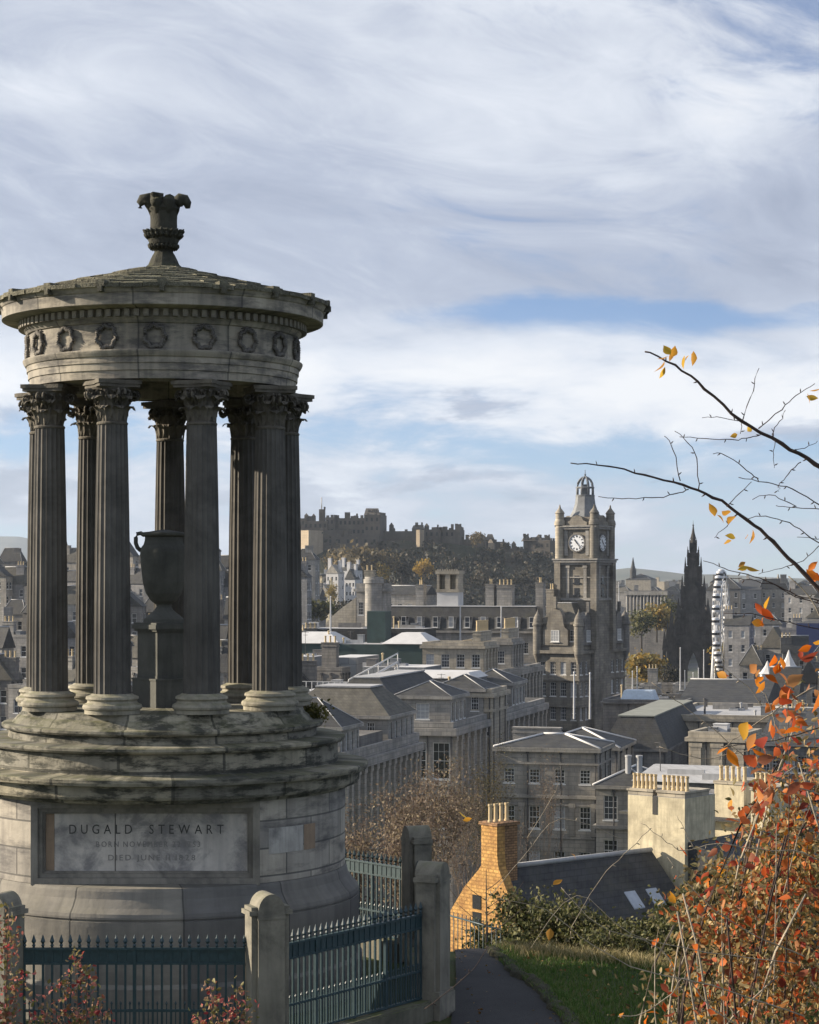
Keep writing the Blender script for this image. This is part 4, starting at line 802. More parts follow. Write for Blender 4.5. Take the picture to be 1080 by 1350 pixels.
# ------------------------------------------------------------------ railway hotel with the clock tower
bl, Wd, Dp, H = blk('clock_tower_hotel', 'ornate sooty stone hotel with the tall four faced clock tower', 709, 763, 824, 350, 858, th=30, wall=B_hotel, cat='hotel', F=[(4., 2.1, 4, 1.0), (7.6, 2.3, 4, 1.1), (11.5, 2.3, 4, 1.0), (15.5, 2.3, 4, 1.0), (19.5, 2.3, 4, 1.)], Rt=[(4., 2.1, 9, 1.0), (7.6, 2.3, 9, 1.1), (11.5, 2.3, 9, 1.0), (15.5, 2.3, 9, 1.0), (19.5, 2.3, 9, 1.)], corn=[(.5, .5, .6), (5., .25, .25), (9.4, .3, .3), (13.2, .25, .2)], roof='flat', rmat=LEAD, par=.8, seed=31)
volume(bl, -Wd + .4, -.4, .4, Dp - .4, H + .85, H + 4.6, F=[(H + 1.5, 1.9, 3, 1.2)], Rt=[(H + 1.5, 1.9, 8, 1.1)], wall=B_hotel, corn=[(H + 4.3, .35, .3)], roof='mansard', rh=3.2, ins=2.2, rmat=SL2, wn='attic_wall')
def gablet(x, y, rz, z, wd, h, mat):
    pts = [(-wd, 0), (wd, 0), (wd, h * .35), (wd * .72, h * .42)] + [(wd * .62 * math.cos(t), h * .55 + h * .32 * math.sin(t)) for t in [i * math.pi / 8 for i in range(0, 9)]] + [(-wd * .72, h * .42), (-wd, h * .35)]
    w = MB(); w.poly(pts, 1.2, Matrix.Translation((x, y, z)) @ Matrix.Rotation(rz, 4, 'Z')); w.box(-.25, .25, -.25, .25, h * .85, h * 1.12, 0, Matrix.Translation((x, y, z)) @ Matrix.Rotation(rz, 4, 'Z')); g = w.build('gablet', mat, bl)
    inst('window', window_mesh(1.5, 1.9, 'sash', 2), g, (Matrix.Translation((x, y, z)) @ Matrix.Rotation(rz, 4, 'Z')) @ Vector((0, -.17, .6)), rz)
gablet(-Wd * .55, -.3, 0, H + .85, 2.3, 7.2, B_hotel)
for k in (1.4, 3.2, 5.2, 7.0): gablet(.3, Dp * k / 8.4, math.pi / 2, H + .85, 1.9, 6.4, B_dark)  # right-hand gablets in darker stone, shade put into their colour
for (x, y) in ((0, 0), (-Wd, 0), (0, Dp)):
    w = MB(); w.lathe([(.3, H - 2.2), (1.0, H - .6), (1.0, H + 4.0), (1.15, H + 4.1), (1.15, H + 4.4), (1.0, H + 4.5), (.9, H + 5.2), (.6, H + 5.8), (.25, H + 6.2), (.1, H + 6.6), (0, H + 7.0)], 14, cap=False, M=Matrix.Translation((x, y, 0))); w.v = [(x + (a_ - x) * .8, y + (b_ - y) * .8, c_) for a_, b_, c_ in w.v]; w.build('turret', B_hotel if (x, y) != (0, Dp) else B_dark, bl)  # far right turret coloured darker for the shaded side
chimney(bl, -Wd + .9, 4, H + 4.5, 1.4, 2.4, 5.5, 3, B_hotel); chimney(bl, -1.8, Dp - 3, H + 4.5, 1.4, 2.6, 4., 3, B_dark)  # right chimney coloured darker for the shaded side
# tower
s = 3.25; tx, ty = -2.6, 8.0
tz = lambda y: CZ + (H0 - y) * 362 / FPX
def tb(w, b, z0, z1, m=0): w.box(tx - b, tx + b, ty - b, ty + b, z0, z1, m)
w = MB(); tb(w, s, 0, tz(740)); w.build('tower_shaft', B_hotel, bl)
for rz, X, Y in ((0, tx, ty - s), (math.pi / 2, tx + s, ty)):
    Mx = Matrix.Translation((X, Y, 0)) @ Matrix.Rotation(rz, 4, 'Z')
    for q in (-1.6, 1.6): w = MB(); w.box(q - .28, q + .28, -.22, .05, tz(790), tz(746), 0, Mx); w.box(q - .4, q + .4, -.32, .05, tz(749), tz(746) + .01, 0, Mx); w.build('pilaster', B_grey, bl)
    for yy in (784, 768): w = MB(); w.box(-.45, .45, -.06, .05, tz(yy), tz(yy - 9), 0, Mx); w.box(-.65, .65, -.16, .04, tz(yy) - .3, tz(yy) - .01, 0, Mx); w.build('window', GL[0], bl)
    w = MB(); w.box(-2.6, 2.6, -.18, .05, tz(762), tz(760.5), 0, Mx); w.build('string_course', B_grey, bl)
w = MB()
for a in (-1, 1):
    for b in (-1, 1): w.box(tx + a * s - .55 + .1 * a, tx + a * s + .55 + .1 * a, ty + b * s - .55 + .1 * b, ty + b * s + .55 + .1 * b, H, tz(741))
w.build('corner_buttress', B_hotel, bl)
w = MB()
for z0, z1, e in ((tz(745), tz(742), .35), (tz(742) + .01, tz(739), .75), (tz(739) + .01, tz(737), .95), (tz(791), tz(788), .3), (tz(699), tz(696), .35), (tz(696) + .01, tz(694), .6)): tb(w, s + e, z0, z1)
w.build('tower_cornice', B_grey, bl)
w = MB(); tb(w, s - .15, tz(737) + .01, tz(699)); tb(w, s - .5, tz(694) + .01, tz(683)); w.build('clock_stage', B_hotel, bl)
for a in (-1, 1):
    for b in (-1, 1):
        w = MB(); X, Y = tx + a * s * .98, ty + b * s * .98
        w.lathe([(.78, tz(737) + .02), (.78, tz(694)), (.95, tz(693)), (.9, tz(689)), (.72, tz(686)), (.72, tz(679)), (.85, tz(678)), (.6, tz(675)), (.2, tz(671)), (.12, tz(668)), (0, tz(666))], 10, 0, cap=False, M=Matrix.Translation((X, Y, 0))); w.build('turret', B_buff if (a, b) == (-1, -1) else B_hotel, bl)  # turret on the lit corner coloured paler, as if in sun
CLK = plain('clock_dial', (.62, .64, .66), .4); CLKD = plain('clock_black', (.02, .02, .022), .4)
for rz, (X, Y) in ((0, (tx, ty - s + .12)), (math.pi / 2, (tx + s - .12, ty)), (-math.pi / 2, (tx - s + .12, ty)), (math.pi, (tx, ty + s - .12))):
    M = Matrix.Translation((X, Y, tz(716.5))) @ Matrix.Rotation(rz, 4, 'Z') @ Matrix.Rotation(math.pi / 2, 4, 'X')
    w = MB(); w.lathe([(0, 0), (1.36, 0), (1.36, .14), (0, .14)], 40, 0, False, M=M, cap=False); dl = w.build('clock_face', CLK, bl)
    w = MB(); w.lathe([(1.36, 0), (1.58, 0), (1.58, .24), (1.36, .24), (1.36, .14)], 40, 0, True, M=M, cap=False); w.build('clock_rim', B_dark, dl)
    for k in range(12):
        w = MB(); w.box(-.075 if k % 3 else -.12, .075 if k % 3 else .12, .93, 1.22, .141, .175, 0, M @ Matrix.Rotation(k * math.pi / 6, 4, 'Z')); w.build('hour_mark', CLKD, dl)
    w = MB(); w.box(-.085, .085, -.18, .74, .19, .22, 0, M @ Matrix.Rotation(R(38), 4, 'Z')); w.build('hour_hand', CLKD, dl)
    w = MB(); w.box(-.055, .055, -.22, 1.12, .225, .25, 0, M @ Matrix.Rotation(R(-140), 4, 'Z')); w.build('minute_hand', CLKD, dl)
    Mg = Matrix.Translation((X, Y, 0)) @ Matrix.Rotation(rz, 4, 'Z')
    w = MB(); w.poly([(-1.9, tz(694)), (1.9, tz(694)), (1.9, tz(690)), (1.2, tz(687.5)), (.9, tz(683)), (0, tz(680.5)), (-.9, tz(683)), (-1.2, tz(687.5)), (-1.9, tz(690))], .8, Mg @ Matrix.Translation((0, -.25, 0))); w.build('gablet', B_hotel, bl)
    for q in (-1.95, 1.95): w = MB(); w.box(q - .3, q + .3, -.22, .1, tz(733), tz(700), 0, Mg); w.build('pilaster', B_grey, bl)
DOME = stone('lead_dome', (.19, .20, .205), .25, 1.2, (.14, .14, .15), .4, None, .1)
w = MB(); w.lathe([(2.9, tz(686)), (2.55, tz(681)), (2.1, tz(674)), (1.75, tz(666)), (1.6, tz(658)), (1.62, tz(655))], 8, 0, False, a0=R(22.5), a1=R(382.5), M=Matrix.Translation((tx, ty, 0))); w.build('dome', DOME, bl)
w = MB()
for k in range(8): a = k * math.pi / 4; w.tube([(tx + 1.4 * math.sin(a), ty + 1.4 * math.cos(a), tz(655)), (tx + 1.4 * math.sin(a), ty + 1.4 * math.cos(a), tz(644))] + [(tx + 1.4 * math.cos(q) * math.sin(a), ty + 1.4 * math.cos(q) * math.cos(a), tz(644) + 1.75 * math.sin(q)) for q in (.4, .8, 1.2, 1.5)], .19, 6)
w.lathe([(1.62, tz(655)), (1.62, tz(654)), (1.5, tz(653.6))], 16, M=Matrix.Translation((tx, ty, 0))); w.lathe([(1.55, tz(645)), (1.6, tz(644)), (1.3, tz(643))], 16, M=Matrix.Translation((tx, ty, 0)), cap=False)
w.lathe([(.6, tz(655)), (.6, tz(640))], 8, M=Matrix.Translation((tx, ty, 0)), cap=False)
w.lathe([(.42, tz(631.5)), (.3, tz(630)), (.1, tz(628)), (.2, tz(627)), (.06, tz(626)), (.05, tz(621)), (0, tz(621))], 8, M=Matrix.Translation((tx, ty, 0)), cap=False); w.build('lantern', DOME, bl)

# ------------------------------------------------------------------ Gothic spire monument
SCM = stone('blackened_stone', (.062, .057, .052), .5, .5, (.012, .012, .012), .8, None, .5)
sm_ = empty('gothic_spire_monument', ((914 - 540) * 640 / FPX, 640, 0), R(-7.6), 'blackened Gothic spire monument with pinnacles and an open arch at its base', 'monument')
def pinn(w, x, y, z0, z1, r, crock=True):
    w.frust((x - r, x + r, y - r, y + r), (x - r * .85, x + r * .85, y - r * .85, y + r * .85), z0, z0 + (z1 - z0) * .45)
    w.frust((x - r * 1.15, x + r * 1.15, y - r * 1.15, y + r * 1.15), (x - .05, x + .05, y - .05, y + .05), z0 + (z1 - z0) * .45, z1)
for a in (-1, 1):
    for b in (-1, 1):
        w = MB(); w.frust((a * 6.7 - 1.7, a * 6.7 + 1.7, b * 6.7 - 1.7, b * 6.7 + 1.7), (a * 6.4 - 1.35, a * 6.4 + 1.35, b * 6.4 - 1.35, b * 6.4 + 1.35), 0, 22)
        for dx in (-1, 1):
            for dy in (-1, 1): pinn(w, a * 6.5 + dx * 1.15, b * 6.5 + dy * 1.15, 21, 30 + (dx * a + dy * b) * -1.2, .42)
        pinn(w, a * 6.5, b * 6.5, 21, 34, .75); w.frust((a * 8.8 - .8, a * 8.8 + .8, b * 8.8 - .8, b * 8.8 + .8), (a * 8.6 - .5, a * 8.6 + .5, b * 8.6 - .5, b * 8.6 + .5), 0, 17); pinn(w, a * 8.6, b * 8.6, 17, 27, .5); w.tube([(a * 5.5, b * 5.5, 30), (a * 3, b * 3, 36)], .4, 4)
        w.build('corner_pier', SCM, sm_)
    for rz in (0, math.pi / 2):
        M = Matrix.Rotation(rz, 4, 'Z') @ Matrix.Translation((0, a * 5.5 - .6, 0)); w = MB()
        for sg in (-1, 1):
            arc = [(sg * (1.7 - 5.0 + 5.0 * math.cos(t)), 14 + 5.0 * 1.75 * math.sin(t)) for t in [i * R(48.7) / 6 for i in range(7)]]
            arc[-1] = (0, arc[-1][1]); pts = [(sg * 5.3, 0), (sg * 1.7, 0)] + arc + [(0, 26), (sg * 5.3, 26)]
            w.poly(pts if sg < 0 else pts[::-1], 1.2, M)
        w.poly([(-2.2, 26), (2.2, 26), (0, 31)], .6, M); w.build('arch', SCM, sm_)
for z0, z1, b in ((25.9, 33.5, 4.5), (33.5, 40.5, 3.35), (40.5, 46.5, 2.4), (46.5, 50.6, 1.65), (50.6, 53.5, 1.0)):
    w = MB(); w.frust((-b, b, -b, b), (-b * .86, b * .86, -b * .86, b * .86), z0 + .01, z1)
    for a in (-1, 1):
        for c in (-1, 1): pinn(w, a * b * .98, c * b * .98, z0 + .3, z1 + (z1 - z0) * .45, b * .16)
    for rz in range(4):
        M = Matrix.Rotation(rz * math.pi / 2, 4, 'Z'); w.poly([(-b * .5, z0 + .2), (b * .5, z0 + .2), (b * .5, z1 - 1), (0, z1 + .8), (-b * .5, z1 - 1)], .5, M @ Matrix.Translation((0, -b - .15, 0)))
    w.build('spire_tier', SCM, sm_)
w = MB(); w.lathe([(.85, 53.4), (.75, 54.6), (.9, 54.8), (.45, 56.5), (.16, 58.5), (.28, 58.8), (.07, 59.2), (.03, 60.2), (0, 60.4)], 8, 0, False, cap=False); w.build('spire', SCM, sm_)
# observation wheel seen nearly edge on
WM = plain('white_steel', (.48, .49, .50), .4)
wh = empty('observation_wheel', ((951 - 540) * 600 / FPX, 600, 6), R(75), 'white observation wheel seen almost edge on beside the Gothic spire', 'ferris wheel')
Rw = 12.4; zc_ = CZ + (H0 - 818) * 600 / FPX - 6
w = MB()
for y in (-1, 1):
    for rr_ in (Rw, Rw - 1.2): w.tube([(rr_ * math.sin(t), y, zc_ + rr_ * math.cos(t)) for t in [i * math.pi / 24 for i in range(49)]], .16, 5)
w.build('rim', WM, wh); w = MB()
for k in range(30): t = k * math.pi / 15; w.tube([(0, (-1) ** k * 1.2, zc_), ((Rw - 1) * math.sin(t), (-1) ** k, zc_ + (Rw - 1) * math.cos(t))], .09, 4)
w.build('spokes', WM, wh)
w = MB()
for y in (-2.4, 2.4):
    for a in (-6, 6): w.tube([(0, y * .7, zc_), (a, y, 0)], .4, 6)
w.build('support_leg', WM, wh)
w = MB(); w.lathe([(.6, -1), (1.0, -.95), (1.05, .3), (.9, .9), (.4, 1.1)], 10, 0); w.lathe([(1.06, -.35), (1.07, .35)], 10, 1, cap=False); me = w.mesh('gondola', [WM, GL[0]])
for k in range(24): t = k * math.pi / 12; inst('gondola', me, wh, ((Rw + 1) * math.sin(t), 0, zc_ + (Rw + 1) * math.cos(t)))

# ------------------------------------------------------------------ bridge building with dormers, white tower and turret
r, Wd, Dp, H = blk('mansard_hotel', 'long stone building with a dark dormered mansard and a white louvred roof tower', 470, 716, 730, 372, 832, wall=B_grey, cat='hotel', corn=[(.4, .4, .4)], roof='mansard', rh=4.2, ins=1.8, rmat=SL, top=WHT, F=[(4, 2, 16, 1.1)], seed=41)
w = MB(); w.box(-.85, .85, 0, 1.6, 0, 2.1); w.lathe([(.85, 0), (.85, 1.6), (0, 1.6)], 12, 0, True, a0=-math.pi / 2, a1=math.pi / 2, M=Matrix.Translation((0, 1.6, 2.1)) @ Matrix.Rotation(math.pi / 2, 4, 'X'), cap=False); me_dm = w.mesh('dormer', B_grey)
for k in range(11):
    dmr = inst('dormer', me_dm, r, (-Wd + 3 + (Wd - 5) * k / 10, -.1, H + .3)); inst('window', window_mesh(.9, 1.9, 'plain', 1 + k % 2), dmr, (0, -.17, .25))
def onroof(px, y0, y1, wpx, d, dep=None): # size of something standing on this roof
    return None
def loc_x(px, dy): # local x on this front for a picture column, at local depth dy
    t = R(TH); tl = (px - 540) / FPX; X, Y = r.location.x, r.location.y
    return -(X + dy * math.sin(t) - tl * (Y + dy * math.cos(t))) / (math.cos(t) + tl * math.sin(t))
def zpx(y, d=374): return CZ + (H0 - y) * d / FPX
xa, xb = loc_x(576, 3), loc_x(604, 3)
w = MB(); w.box(xa, xb, 3, 7, H + 4.2, zpx(781)); w.build('white_tower_base', WHT, r)
w = MB()
w.box(xa - .15, xb + .15, 2.85, 7.15, zpx(781) + .01, zpx(777)); w.box(xa - .2, xb + .2, 2.8, 7.2, zpx(757), zpx(752)); 
for q in (0, 1, 2): xq = xa + (xb - xa) * q / 2; w.box(max(xa, xq - .45), min(xb, xq + .45), 3, 7, zpx(777) + .01, zpx(757) - .01)
w.box(xa + .5, xb - .5, 4.6, 5.4, zpx(777) + .02, zpx(757) - .02)
for k in range(9): xq = xa + (xb - xa) * (k + .5) / 9; w.box(xq - .12, xq + .12, 2.85, 3.15, zpx(752) + .01, zpx(750))
w.build('belfry', B_buff, r)
for px0, px1, yt, n in ((640, 651, 771, 2), (655, 675, 772, 4), (706, 716, 769, 2), (548, 558, 772, 2)):
    a, b = loc_x(px0, 3), loc_x(px1, 3); chimney(r, (a + b) / 2, 4.2, H, b - a, 2.2, zpx(yt) - H, n, B_grey)
r2, Wd, Dp, H2 = blk('turreted_building', 'stone corner building with round turret and a sunlit scrolled gable left of the dormers', 470, 506, 516, 362, 776, wall=B_grey, corn=[(.5, .5, .4), (7, .3, .2)], roof='flat', rmat=LEAD, par=.9, F=[(4.5, 2.2, 3, .9), (9, 2.2, 3, .9)], seed=43)
w = MB(); w.lathe([(1.5, H2 - 9), (1.5, H2 + .8), (1.75, H2 + .9), (1.75, H2 + 1.6), (1.5, H2 + 1.7), (1.5, H2 + 2)], 14, M=Matrix.Translation((-Wd * .35, -.2, 0))); w.build('turret', B_grey, r2)
w = MB(); w.poly([(-Wd - 5.5, H2 - 10), (-Wd - .1, H2 - 10), (-Wd - .1, H2 - 1.5), (-Wd - 1, H2 - 2.2), (-Wd - 3, H2 - 3.6), (-Wd - 4.6, H2 - 5.0), (-Wd - 5.5, H2 - 6)], 5, Matrix.Identity(4)); w.build('scroll_gable', B_buff, r2)
chimney(r2, -Wd * .75, 4, H2, 1.6, 1.2, 3, 2, B_buff)
blk('flat_roofed_building', 'grey stone block with a low lit gable between the turret and white tower', 508, 560, 575, 384, 784, wall=B_grey, roof='gx', rh=1.6, rmat=SL, F=[(3, 1.4, 4, .9)], seed=44)
# slim masts and poles: px, top row, foot row, depth
pls = [(757, 888, 942, 285, 'left of the pair of white flagpoles in front of the clock tower hotel'), (778, 889, 942, 285, 'right of the pair of white flagpoles in front of the clock tower hotel'), (834, 886, 915, 420, 'short white pole left of the Gothic spire'), (840, 880, 915, 420, 'taller white pole left of the Gothic spire'),
       (389, 765, 830, 345, 'tall white pole standing beside the right hand column'), (436, 788, 828, 350, 'short grey pole on the slate clad roof'), (897, 855, 908, 460, 'leftmost of the white poles before the Gothic spire'), (903, 885, 910, 460, 'short white pole before the Gothic spire arch, left'), (914, 888, 910, 460, 'short white pole before the Gothic spire arch, middle'), (921, 882, 910, 460, 'short white pole before the Gothic spire arch, right'), (928, 858, 908, 460, 'tall white pole at the right of the spire arch'), (940, 868, 910, 460, 'rightmost white pole before the Gothic spire'),
       (683, 820, 842, 360, 'thin white mast against the dormered mansard'), (661, 802, 838, 360, 'tall white mast against the dormered mansard'), (607, 800, 838, 360, 'white pole rising under the white louvred tower'), (816, 768, 795, 700, 'tall thin white column beyond the clock tower hotel')]
for px, y0, y1, d, lb in pls:
    b = P(px, y1 + 6, d); hgt = (y1 + 6 - y0) * d / FPX; w = MB(); w.lathe([(.16, 0), (.15, hgt * .1), (.09, hgt), (.14, hgt + .05), (.11, hgt + .25), (0, hgt + .3)], 8); f = tag(w.build('flagpole', WM, None, b), lb, 'flagpole', 'white poles and masts')

# ------------------------------------------------------------------ castle on its rock
CM = stone('castle_stone', (.10, .088, .072), .45, .08, (.05, .045, .04), .6, (1.4, .6, .06), .6, streak=.4, bc=.3); CML = stone('pale_sunlit_castle_stone', (.34, .28, .20), .25, .08, (.15, .12, .09), .4, (1.4, .6, .06), .4, bc=.3)  # CML: castle stone with sunlight put into its colour
cd = 1200.; k_ = cd / FPX
def cz(y): return CZ + (H0 - y) * k_
ca = empty('hilltop_castle', P(540, 730, cd), 0, 'old grey stone castle with towers and battlements along the crag', 'castle'); c0 = ca.location
WD_ = plain('dark_opening', (.02, .02, .02), .9)
rg_c = random.Random(19)
def cpart(name, x0, x1, yt, yb, dy=0, dep=16, mat=None, cren=True, rz=12, win=(), roof=0):
    w = MB(); X0, X1 = (x0 - 540) * k_, (x1 - 540) * k_; cx = (X0 + X1) / 2; hw_ = (X1 - X0) / 2; z0, z1 = cz(yb) - c0.z, cz(yt) - c0.z
    M = Matrix.Translation((cx, dy, 0)) @ Matrix.Rotation(R(-rz), 4, 'Z'); w.box(-hw_, hw_, 0, dep, z0, z1, 0, M)
    if cren:
        n = max(2, int(hw_ * 2 / 3.2))
        for i in range(n):
            if rg_c.random() < .4: continue
            u = -hw_ + 2 * hw_ * (i + .5) / n; w.box(u - .8, u + .8, 0, .7, z1 + .01, z1 + rg_c.uniform(.8, 1.6), 0, M)
        for i in range(max(1, int(dep / 4))): w.box(hw_ - .7, hw_, 2 + i * 4, 3.6 + i * 4, z1 + .012, z1 + 1.5, 0, M)
    for i in range(int(hw_ / 4) if cren else 0):
        u = rg_c.uniform(-hw_ + 1, hw_ - 1); a, h = rg_c.uniform(.6, 1.9), rg_c.uniform(1.2, 4.2); w.box(u - a, u + a, 3, 3 + a * 2, z1 + .013, z1 + h, 0, M)
        if rg_c.random() < .5: w.add([tuple(M @ Vector(p)) for p in ((u - a, 3, z1 + h), (u + a, 3, z1 + h), (u + a, 3 + 2 * a, z1 + h), (u - a, 3 + 2 * a, z1 + h), (u, 3 + a, z1 + h + a * 1.5))], [(0, 1, 4), (1, 2, 4), (2, 3, 4), (3, 0, 4)])
    if roof: w.frust((cx - hw_, cx + hw_, dy, dy + dep), (cx - hw_ + 1, cx + hw_ - 1, dy + dep / 2 - .2, dy + dep / 2 + .2), z1 + .01, z1 + roof)
    o = w.build(name, mat or CM, ca)
    if win:
        n, rows = win
        for j in range(rows):
            for i in range(n):
                u = -hw_ + 2 * hw_ * (i + .5) / n; w = MB(); w.box(u - .6, u + .6, -.08, .05, z1 - 3.6 - j * 5, z1 - 1.6 - j * 5, 0, M); w.build('window', WD_, o)
    return o
for a in ((380, 404, 683, 735, 4, 18, None, True, 12, (3, 3)), (400, 432, 687, 735, 0, 18, None, True, 12, (5, 2)), (420, 427, 671, 690, 5, 3, None, True), (429, 441, 682, 735, 0, 14, None, True, 12, (2, 3)), (438, 449, 693, 735, 3, 10, None, True), (446, 482, 683, 735, 0, 16, None, True, 12, (6, 2)), (462, 470, 680, 690, 4, 5, None, True), (480, 501, 679, 735, -3, 18, None, True, 12, (3, 2), 4.), (484, 496, 675, 690, 0, 10, None, True),
          (499, 548, 700, 735, 4, 8), (543, 560, 697, 735, -2, 10, None, False, 12, (), 2.), (547, 556, 692, 700, 0, 6), (558, 580, 698, 735, 0, 12, None, True, 12, (3, 1)), (572, 607, 698, 735, 3, 14, None, True, 12, (5, 1)), (569, 577, 695, 705, 0, 5), (584, 589, 694, 700, 2, 3, None, False), (600, 607, 694, 735, 0, 6), (606, 640, 711, 745, 4, 8), (628, 641, 711, 735, 0, 8, None, False, 12, (), 2.), (641, 652, 711, 735, 0, 8, None, False, 12, (3, 1), 3.), (652, 664, 714, 745, 4, 6), (660, 692, 723, 750, 2, 8), (689, 726, 713, 745, -2, 20, None, True, 24, (5, 3), 2.), (690, 696, 707, 722, 0, 5), (718, 724, 708, 722, 0, 5), (700, 712, 708, 716, 2, 8, None, True)):
    cpart('castle_wall', *a)
w = MB(); w.lathe([(22, 0), (20.5, 9.), (20.5, 9.8), (0, 9.9)], 40, M=Matrix.Translation(((425 - 540) * k_, 12, cz(722) - c0.z))); w.build('round_battery', CM, ca)
cpart('lit_battery_end', 395, 412, 700, 738, -14, 10, CML, False, 52); cpart('lower_wall', 396, 500, 708, 735, -10, 6, CM, True, 4, (9, 1)); cpart('chapel', 643, 650, 716, 724, -6, 5, CML, False, 10, (), 2); cpart('guard_turret', 548, 554, 699, 722, -9, 4, CML, False, 38)  # battery end and turret coloured paler to stand in for sunlight
w = MB(); w.tube([((423.5 - 540) * k_, 6, cz(671) - c0.z), ((423.5 - 540) * k_, 6, cz(655) - c0.z)], .35, 5); w.build('flagstaff', WM, ca)
w = MB(); w.tube([((486 - 540) * k_, 4, cz(676) - c0.z), ((486 - 540) * k_, 4, cz(670) - c0.z)], [.8, .1], 5); w.build('spirelet', CM, ca)
# the crag: a long hill with a steep near face
ox = [330, 360, 385, 410, 450, 500, 545, 600, 640, 690, 726, 745, 770, 800, 850]; oy = [742, 728, 716, 713, 712, 712, 712, 716, 722, 727, 729, 738, 752, 775, 800]
m, nt_ = newmat('crag_rock'); oc = nd(nt_, 'ShaderNodeTexCoord').outputs['Object']
c_ = ramp(nt_, noise(nt_, oc, .03, 9, .65), [(.35, (.016, .02, .009)), (.5, (.03, .032, .016)), (.62, (.06, .05, .036)), (.75, (.035, .038, .02))]); finish(nt_, c_, .95, noise(nt_, oc, .15, 8, .7), 1., 3.)
def crag(x, y):
    px = 540 + x / k_; top = cz(float(np.interp(px, ox, oy))); t = (y - 1010) / 190.
    p = float(np.interp(t, [0, .3, .6, .85, 1, 1.3, 1.8, 3], [0, .22, .42, .72, 1, 1, .8, 0])); return -1 + (top + 1) * p + math.sin(x * .11) * math.sin(y * .07) * 2.2 * max(0, min(1, (1 - t) * 4)) * (p > .05)
grid('castle_crag', [(p_ - 540) * k_ for p_ in range(330, 856, 6)], [1010 + i * 9 for i in range(24)] + [1240, 1300, 1400, 1580], m, crag)
rng = np.random.default_rng(31)
L_wood = leafmat('winter_wood', [(.022, .025, .016), (.035, .036, .022), (.055, .046, .03), (.075, .058, .036), (.03, .034, .026)], .2)
C = []
for i in range(520):
    px = rng.uniform(430, 760); y = rng.uniform(1030, 1192); x = (px - 540) * k_ * (y / cd); z = crag(x, y) + 2.5; s_ = rng.uniform(2.5, 4.5); q = rng.normal(0, .5, (34, 3)) * s_ * np.array([1, 1, 1.1]); C.append(q + np.array([x, y, z]))
V, F = quads(np.concatenate(C), 2.3, rng, .75); tag(inst('hillside_wood', npmesh('hillside_wood', V, F, L_wood)), 'dark leafless wood covering the slope under the castle', 'wood', kind='stuff')
# single trees one can tell apart, far off
def fartree(px, yt, yb, wpx, d, cols, label, n=900, name='autumn_tree', base=None):
    b = P(px, yb, d); h = (yb - yt) * d / FPX; rr_ = wpx * d / FPX / 2; sd_ = int(px * 7 + yt)
    nr = np.random.default_rng(sd_); t = empty(name, b, 0, label, 'tree', 'trees of the gardens and castle slope')
    w = MB(); w.tube([(0, 0, -3), (0, 0, h * .4), (.2, 0, h * .7)], [h * .035, h * .025, h * .008], 6)
    for k in range(6): a = k * 1.05; w.tube([(0, 0, h * (.25 + .05 * k)), (rr_ * .6 * math.cos(a), rr_ * .6 * math.sin(a), h * (.55 + .05 * k))], [h * .015, h * .004], 4)
    w.build('trunk', M_bark, t); Cs = []
    for k in range(11):
        a = nr.uniform(0, 6.28); e = rr_ * nr.uniform(.2, .7); c = np.array([e * math.cos(a), e * math.sin(a), h * nr.uniform(.35, .85)]); Cs.append(c + nr.normal(0, .26, (n // 11, 3)) * np.array([rr_, rr_, h * .42]))
    V, F = quads(np.concatenate(Cs), max(.45, rr_ * .22), nr, .7); inst('crown', npmesh('crown', V, F, cols), t)
T_y = leafmat('golden_leaves', [(.32, .20, .03), (.40, .26, .05), (.22, .16, .035)]); T_b = leafmat('tan_wood', [(.10, .085, .05), (.15, .12, .065), (.075, .065, .04), (.19, .14, .06)]); T_g = leafmat('dull_green_leaves', [(.055, .065, .02), (.09, .09, .03), (.13, .115, .035), (.04, .05, .02)]); T_o = leafmat('ochre_leaves', [(.26, .18, .04), (.20, .16, .045), (.13, .125, .04), (.32, .20, .035)])
